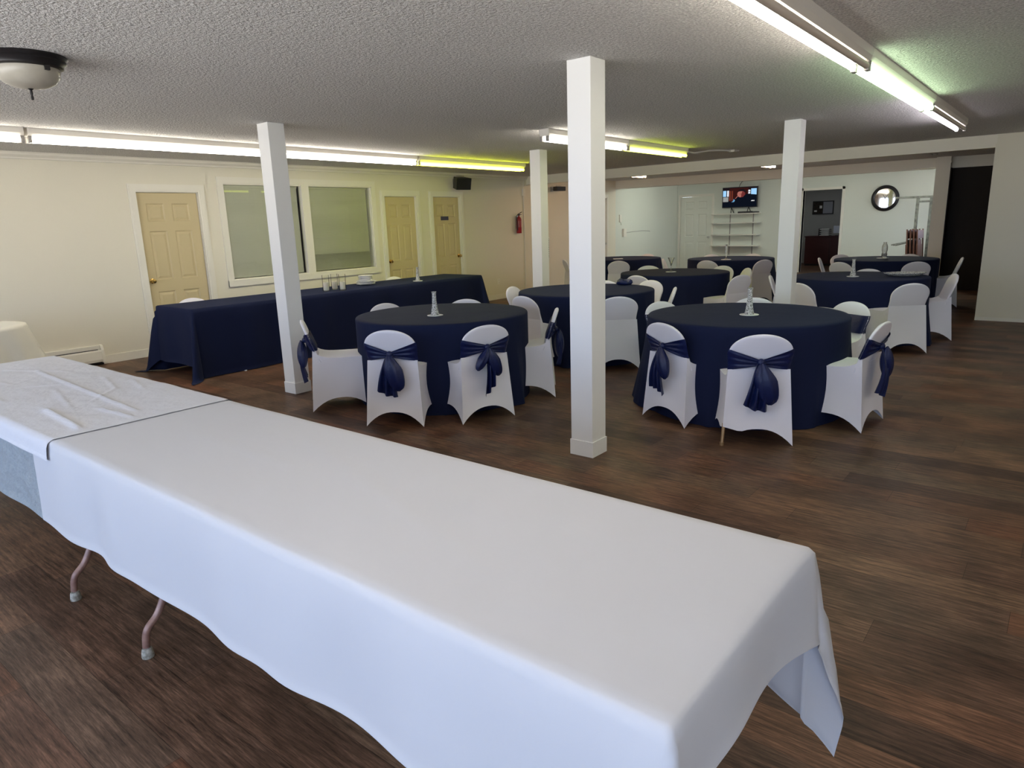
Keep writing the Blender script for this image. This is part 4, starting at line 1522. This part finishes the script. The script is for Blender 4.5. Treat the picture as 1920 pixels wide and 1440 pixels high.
# return air grille on the wall of the middle bay
t = thing('wall_grille', 'louvred vent grille on the wall just past the far post', 'vent', (XL + 0.002, 12.42, 0.94))
m = MB()
for a, b, c, d in ((-0.22, -0.19, -0.24, 0.24), (0.19, 0.22, -0.24, 0.24), (-0.22, 0.22, 0.21, 0.24), (-0.22, 0.22, -0.24, -0.21)):
    m.box(0, 0.012, a, b, c, d)
m.build('frame', M['trim'], t)
m = MB()
for k in range(9):
    z = -0.19 + k * 0.047
    m.box(0.0, 0.02, -0.19, 0.19, z - 0.003, z + 0.003, rot=Matrix.Rotation(0.7, 3, 'Y'), about=(0.01, 0, z))
m.build('louvers', M['trim'], t)
MB().box(-0.001, 0.001, -0.19, 0.19, -0.21, 0.21).build('duct_shade', M['black'], t)  # black sheet paints the dark behind the louvers
# small switch and thermostat in the bay
o = MB().box(0, 0.025, -0.05, 0.05, -0.09, 0.09).tube([(0.02, 0, -0.09), (0.03, 0.02, -0.16)], 0.006, 6).build('intercom', M['trim'])
o.location = (XL, 15.72, 1.53)
tag(o, 'small wall intercom box high on the pale bay wall', 'intercom')
t = thing('junction_box', 'cream junction box with a cable running along the pale bay wall', 'junction box', (XL, 15.9, 1.17))
MB().box(0, 0.05, -0.07, 0.07, -0.1, 0.1).build('box', M['trim'], t, bevel=0.004)
MB().tube([(0.01, 0.07, 0.0), (0.008, 0.5, 0.015), (0.008, 1.0, 0.025), (0.008, 1.3, 0.01), (0.008, 1.42, 0.0)], 0.006, 6).build('cable', M['socket'], t)

# ------------------------------------------------------------------ television, shelves
SX0, SX1 = -7.98, -6.66
shelf_z = [1.545, 1.30, 0.985, 0.69]
for i, z in enumerate(shelf_z):
    dpt = 0.30
    m = MB()
    pts = [(SX0 - 0.05, YR), (SX1, YR), (SX1, YR - dpt), (SX0 + 0.22, YR - dpt), (SX0 - 0.05, YR - 0.06)]
    n = len(pts)
    m.add([(x, y, z) for x, y in pts] + [(x, y, z + 0.022) for x, y in pts], [tuple(range(n))[::-1], tuple(range(n, 2 * n))] + [(q, (q + 1) % n, n + (q + 1) % n, n + q) for q in range(n)])
    o = m.build('wall_shelf', M['trim'])
    tag(o, ['white wall shelf directly under the television', 'white wall shelf, second below the television', 'white wall shelf, third below the television', 'white wall shelf, lowest above the navy table'][i], 'shelf', 'white wall shelves in the bay')
for x, lab in ((-7.5, 'slotted shelf standard under the television, toward the bay door'), (-6.86, 'slotted shelf standard under the television, toward the office doorway')):
    m = MB().box(-0.012, 0.012, -0.012, 0, 0.45, 1.54)
    o = m.build('shelf_standard', M['socket'])
    o.location = (x, YR, 0)
    tag(o, lab, 'shelf bracket', 'shelf standards')
t = thing('television', 'wall-shelf television showing a man in dark clothes beside bright windows', 'television', (-7.2, YR - 0.17, 1.715), math.radians(2))
tw, th = 0.475, 0.54
MB().box(-tw, tw, 0, 0.05, 0, th).build('case', M['black'], t, bevel=0.004)
scr = {
    'dark': emissive('screen_dark', (0.012, 0.008, 0.010), 1.0), 'maroon': emissive('screen_maroon', (0.035, 0.008, 0.007), 1.0), 'sky': emissive('screen_blue', (0.36, 0.66, 1.0), 1.0),
    'pale': emissive('screen_pale', (0.75, 0.78, 0.85), 1.0), 'tan': emissive('screen_tan', (0.30, 0.31, 0.30), 1.0), 'rust': emissive('screen_rust', (0.16, 0.035, 0.02), 1.0),
    'skin': emissive('screen_skin', (0.42, 0.15, 0.12), 1.0), 'skin2': emissive('screen_skin_shade', (0.16, 0.03, 0.03), 1.0), 'navy': emissive('screen_navy', (0.004, 0.006, 0.012), 1.0),
    'blue': emissive('screen_glow_blue', (0.15, 0.38, 0.62), 1.0), 'white': emissive('screen_white', (0.9, 0.9, 0.92), 1.0)}
keys = list(scr)
m = MB()
lay = [0]


def patch(pts, key):
    """flat colour area of the picture, in 0..1 across and up"""
    y = -0.001 - 0.00025 * lay[0]
    lay[0] += 1
    vs = [(-tw + 0.015 + (2 * tw - 0.03) * a, y, 0.02 + (th - 0.035) * b) for a, b in pts]
    m.add(vs, [tuple(range(len(vs)))], keys.index(key))


def rect(a, b, c, d, key):
    patch([(a, c), (b, c), (b, d), (a, d)], key)


rect(0, 1, 0, 1, 'dark')
rect(0.20, 0.76, 0.25, 0.98, 'maroon')
rect(0.005, 0.10, 0.55, 0.86, 'sky')
rect(0.125, 0.18, 0.55, 0.86, 'pale')
rect(0.01, 0.17, 0.28, 0.52, 'tan')
rect(0.19, 0.30, 0.34, 0.84, 'rust')
rect(0.24, 0.26, 0.34, 0.84, 'dark')
rect(0.83, 0.99, 0.58, 0.92, 'sky')
rect(0.75, 0.81, 0.66, 0.86, 'pale')
rect(0.75, 0.81, 0.74, 0.76, 'dark')
patch([(0.0, 0.0), (0.0, 0.22), (0.2, 0.30), (0.30, 0.24), (0.38, 0.42), (0.47, 0.58), (0.60, 0.52), (0.70, 0.66), (1.0, 0.60), (1.0, 0.0)], 'navy')
patch([(0.26, 0.26), (0.34, 0.26), (0.37, 0.34), (0.33, 0.42), (0.31, 0.31)], 'blue')
patch([(0.37, 0.44), (0.46, 0.60), (0.47, 0.58), (0.385, 0.42)], 'skin')
patch([(0.47 + 0.10 * math.cos(q) + 0.06, 0.66 + 0.17 * math.sin(q)) for q in [k * math.pi / 9 for k in range(18)]], 'skin')
patch([(0.54, 0.50), (0.60, 0.50), (0.66, 0.62), (0.66, 0.78), (0.58, 0.80), (0.55, 0.66)], 'skin2')
patch([(0.44, 0.78), (0.50, 0.90), (0.60, 0.92), (0.68, 0.82), (0.66, 0.70), (0.62, 0.80), (0.52, 0.80)], 'dark')
rect(0.50, 0.56, 0.645, 0.665, 'skin2')
for a in (0.855, 0.880, 0.915):
    rect(a, a + 0.018, 0.285, 0.325, 'white')
rect(0.838, 0.94, 0.275, 0.290, 'white')
m.build('screen', [scr[k] for k in keys], t, merge=False)
for x in (-0.22, 0.25):
    MB().tube([(x, 0.025, 0.01), (x - 0.02 * (1 if x > 0 else -1), -0.06, -0.135), ], 0.011, 6).tube([(x, 0.025, 0.01), (x + 0.05, 0.08, -0.135)], 0.011, 6).build('stand_foot', M['black'], t)
MB().tube([(-0.03, 0.03, th), (-0.02, 0.05, th + 0.06), (0.02, 0.08, th + 0.13), (0.09, 0.10, th + 0.175)], 0.006, 6).build('power_cord', M['black'], t)
o = MB().box(-0.17, 0.17, -0.09, 0.09, 0, 0.045).build('media_box', M['black'], bevel=0.004)
o.location = (-7.03, YR - 0.17, 1.567)
tag(o, 'flat black media box on the shelf under the television', 'media player')
o = MB().box(-0.09, 0.09, -0.06, 0.06, 0, 0.035).build('set_top_box', M['black'], bevel=0.004)
o.location = (-6.76, YR - 0.17, 1.567)
tag(o, 'small black box at the shelf end under the television', 'media player')

# ------------------------------------------------------------------ clock
t = thing('wall_clock', 'large round dark-framed wall clock with reflecting glass', 'clock', (-3.69, YR, 1.80))
R = Matrix.Rotation(math.radians(90), 3, 'X')
m = MB().lathe([(0.225, 0.0), (0.30, 0.0), (0.305, 0.02), (0.285, 0.05), (0.25, 0.055), (0.228, 0.035), (0.225, 0.02)], 56, cap=False)
m.v = [tuple(R @ Vector(p)) for p in m.v]
m.build('frame', M['bronze'], t, smooth=True, angle=50)
m = MB().lathe([(0.0, 0.018), (0.228, 0.018)], 56, cap=False)
m.v = [tuple(R @ Vector(p)) for p in m.v]
m.build('face', M['mirror'], t)
m = MB()
for k in range(12):
    a = k * math.pi / 6
    c, s_ = math.sin(a), math.cos(a)
    m.box(-0.004, 0.004, -0.021, -0.019, 0.165, 0.20)
    for q in range(len(m.v) - 8, len(m.v)):
        x, y, z = m.v[q]
        m.v[q] = (x * s_ + z * c, y, z * s_ - x * c)
m.build('hour_marks', M['socket'], t)
for nm, a, L in (('hour_hand', -0.55, 0.10), ('minute_hand', 0.6, 0.15)):
    m = MB().add([(-0.006, -0.024, -0.02), (0.006, -0.024, -0.02), (0.002, -0.024, L), (-0.002, -0.024, L), (-0.006, -0.022, -0.02), (0.006, -0.022, -0.02), (0.002, -0.022, L), (-0.002, -0.022, L)],
                 [(0, 1, 2, 3), (7, 6, 5, 4), (0, 4, 5, 1), (1, 5, 6, 2), (2, 6, 7, 3), (3, 7, 4, 0)])
    m.v = [(x * math.cos(a) + z * math.sin(a), y, z * math.cos(a) - x * math.sin(a)) for x, y, z in m.v]
    m.build(nm, M['black'], t)

# ------------------------------------------------------------------ chair rack with folded wooden chairs
RY = 17.9
t = thing('chair_rack', 'tall grey steel rack with long arms standing behind the clock table', 'rack', (-2.67, RY, 0))
for x in (-0.15, 0.11):
    MB().box(x - 0.03, x + 0.03, -0.025, 0.025, 0.06, 1.77).build('upright', M['rack'], t, bevel=0.004)
MB().box(-0.60, 0.24, -0.02, 0.02, 1.755, 1.80).box(-0.12, 0.08, -0.015, 0.015, 1.66, 1.70).build('top_bar', M['rack'], t)
for y in (-0.25, -0.15, -0.05, 0.05, 0.15, 0.25):
    MB().tube([(-0.1, y * 0.5, 0.84), (-0.62 + abs(y) * 0.6, y, 0.745)], 0.016, 8).build('arm', M['rack'], t)
MB().box(-0.40, 0.40, -0.35, -0.29, 0.03, 0.08).box(-0.40, 0.40, 0.29, 0.35, 0.03, 0.08).box(-0.18, -0.12, -0.32, 0.32, 0.03, 0.08).box(0.08, 0.14, -0.32, 0.32, 0.03, 0.08).build('base', M['rack'], t)
m = MB()
for x in (-0.36, 0.36):
    for y in (-0.32, 0.32):
        m.lathe([(0, 0), (0.02, 0), (0.02, 0.03), (0, 0.03)], 12, (x, y, 0))
m.build('caster', M['black'], t)


def folded_chair():
    t = thing('folding_chair', 'x', 'chair')
    for x in (-0.2, 0.2):
        MB().box(x - 0.012, x + 0.012, -0.012, 0.012, 0, 0.88).build('rear_leg', M['wood_chair'], t)
        MB().box(x * 0.85 - 0.012, x * 0.85 + 0.012, 0.013, 0.035, 0.02, 0.62).build('front_leg', M['wood_chair'], t)
    MB().box(-0.19, 0.19, -0.008, 0.008, 0.72, 0.86).build('back_panel', M['wood_chair'], t, bevel=0.003)
    MB().box(-0.16, 0.16, 0.014, 0.03, 0.40, 0.70).build('seat', M['wood_chair'], t, bevel=0.003)
    return t


fc = None
FL = ['against the rack upright', 'second out from the rack upright', 'third out from the rack upright', 'outermost by the bay post']
for i in range(4):
    o = folded_chair() if fc is None else copy_tree(fc)
    fc = fc or o
    o.location = (-2.74 + i * 0.062, 17.25 + 0.02 * i, 0.22 + 0.03 * (i % 2) - 0.22)
    o.rotation_euler = (math.radians(-4), 0, math.radians(84))
    tag(o, 'folded brown wooden chair standing on edge, ' + FL[i], 'chair', 'folded wooden chairs by the rack')
    o.location.z = 0.016
    o.scale = (1, 1, 1.24)

# ------------------------------------------------------------------ office seen through the doorway
t = thing('bulletin_board', 'black-framed bulletin board with a grey paper half in the office', 'board', (-6.05, 22.585, 1.655))
m = MB()
for a, b, c, d in ((-0.30, 0.30, 0.17, 0.195), (-0.30, 0.30, -0.195, -0.17), (-0.30, -0.275, -0.195, 0.195), (0.275, 0.30, -0.195, 0.195)):
    m.box(a, b, -0.025, 0, c, d)
m.build('frame', M['black'], t)
MB().box(-0.28, 0.0, -0.012, 0, -0.18, 0.18).build('cork', M['cork'], t)
MB().box(0.0, 0.28, -0.012, 0, -0.18, 0.18).build('paper_sheet', principled('bluish_paper', (0.34, 0.35, 0.42), 0.7), t)
MB().box(-0.25, -0.17, -0.014, -0.012, -0.12, -0.07).box(-0.1, -0.03, -0.014, -0.012, -0.02, 0.06).build('note', M['paper'], t)
t = thing('cabinet', 'dark mahogany cabinet in the office behind the doorway', 'cabinet', (-5.50, 21.75, 0))
MB().box(-0.70, 0.70, -0.25, 0.25, 0.05, 0.82).build('body', M['mahogany'], t, bevel=0.004)
MB().box(-0.72, 0.72, -0.27, 0.27, 0.82, 0.85).build('top', M['mahogany'], t, bevel=0.004)
MB().box(-0.68, 0.68, -0.23, 0.23, 0.0, 0.05).build('plinth', M['black'], t)
for x0 in (-0.69, 0.01):
    d_ = MB().box(x0, x0 + 0.68, -0.268, -0.25, 0.08, 0.80).build('door', M['mahogany'], t, bevel=0.004)
t = thing('paper_tray', 'black stacked paper tray full of papers on the office cabinet', 'paper tray', (-5.72, 21.72, 0.85))
for k in range(4):
    MB().box(-0.15, 0.15, -0.12, 0.12, 0.005 + k * 0.055, 0.012 + k * 0.055).box(-0.15, -0.14, -0.12, 0.12, 0.0, 0.21).build('shelf', M['black'], t) if k == 0 else MB().box(-0.15, 0.15, -0.12, 0.12, 0.005 + k * 0.055, 0.012 + k * 0.055).build('shelf', M['black'], t)
    MB().box(-0.12, 0.13, -0.13, 0.10, 0.013 + k * 0.055, 0.032 + k * 0.055).build('papers', M['paper'], t)
t = thing('monitor', 'pale screen monitor on the office cabinet behind the door jamb', 'monitor', (-5.33, 21.72, 0.85), math.radians(8))
MB().box(-0.16, 0.16, -0.015, 0.015, 0.07, 0.28).build('screen', principled('pale_screen', (0.55, 0.60, 0.72), 0.4), t, bevel=0.003)
MB().box(-0.02, 0.02, -0.01, 0.02, 0.01, 0.10).box(-0.1, 0.1, -0.07, 0.07, 0, 0.012).build('stand', M['black'], t)

# drapes beside the window that the clock glass mirrors
for x, lab in ((-8.28, 'tan patterned drape on the corner side of the window'), (-7.02, 'tan patterned drape on the hall side of the window')):
    m = MB().grid(60, 2, lambda u, v, x=x: (x - 0.17 + 0.34 * u, FRONT_Y + 0.09 + 0.03 * math.sin(u * 40), 0.02 + 2.28 * v))
    tag(m.build('drape', M['drape'], smooth=True, angle=180), lab, 'curtain', 'drapes')

# prototypes carry their own labels already
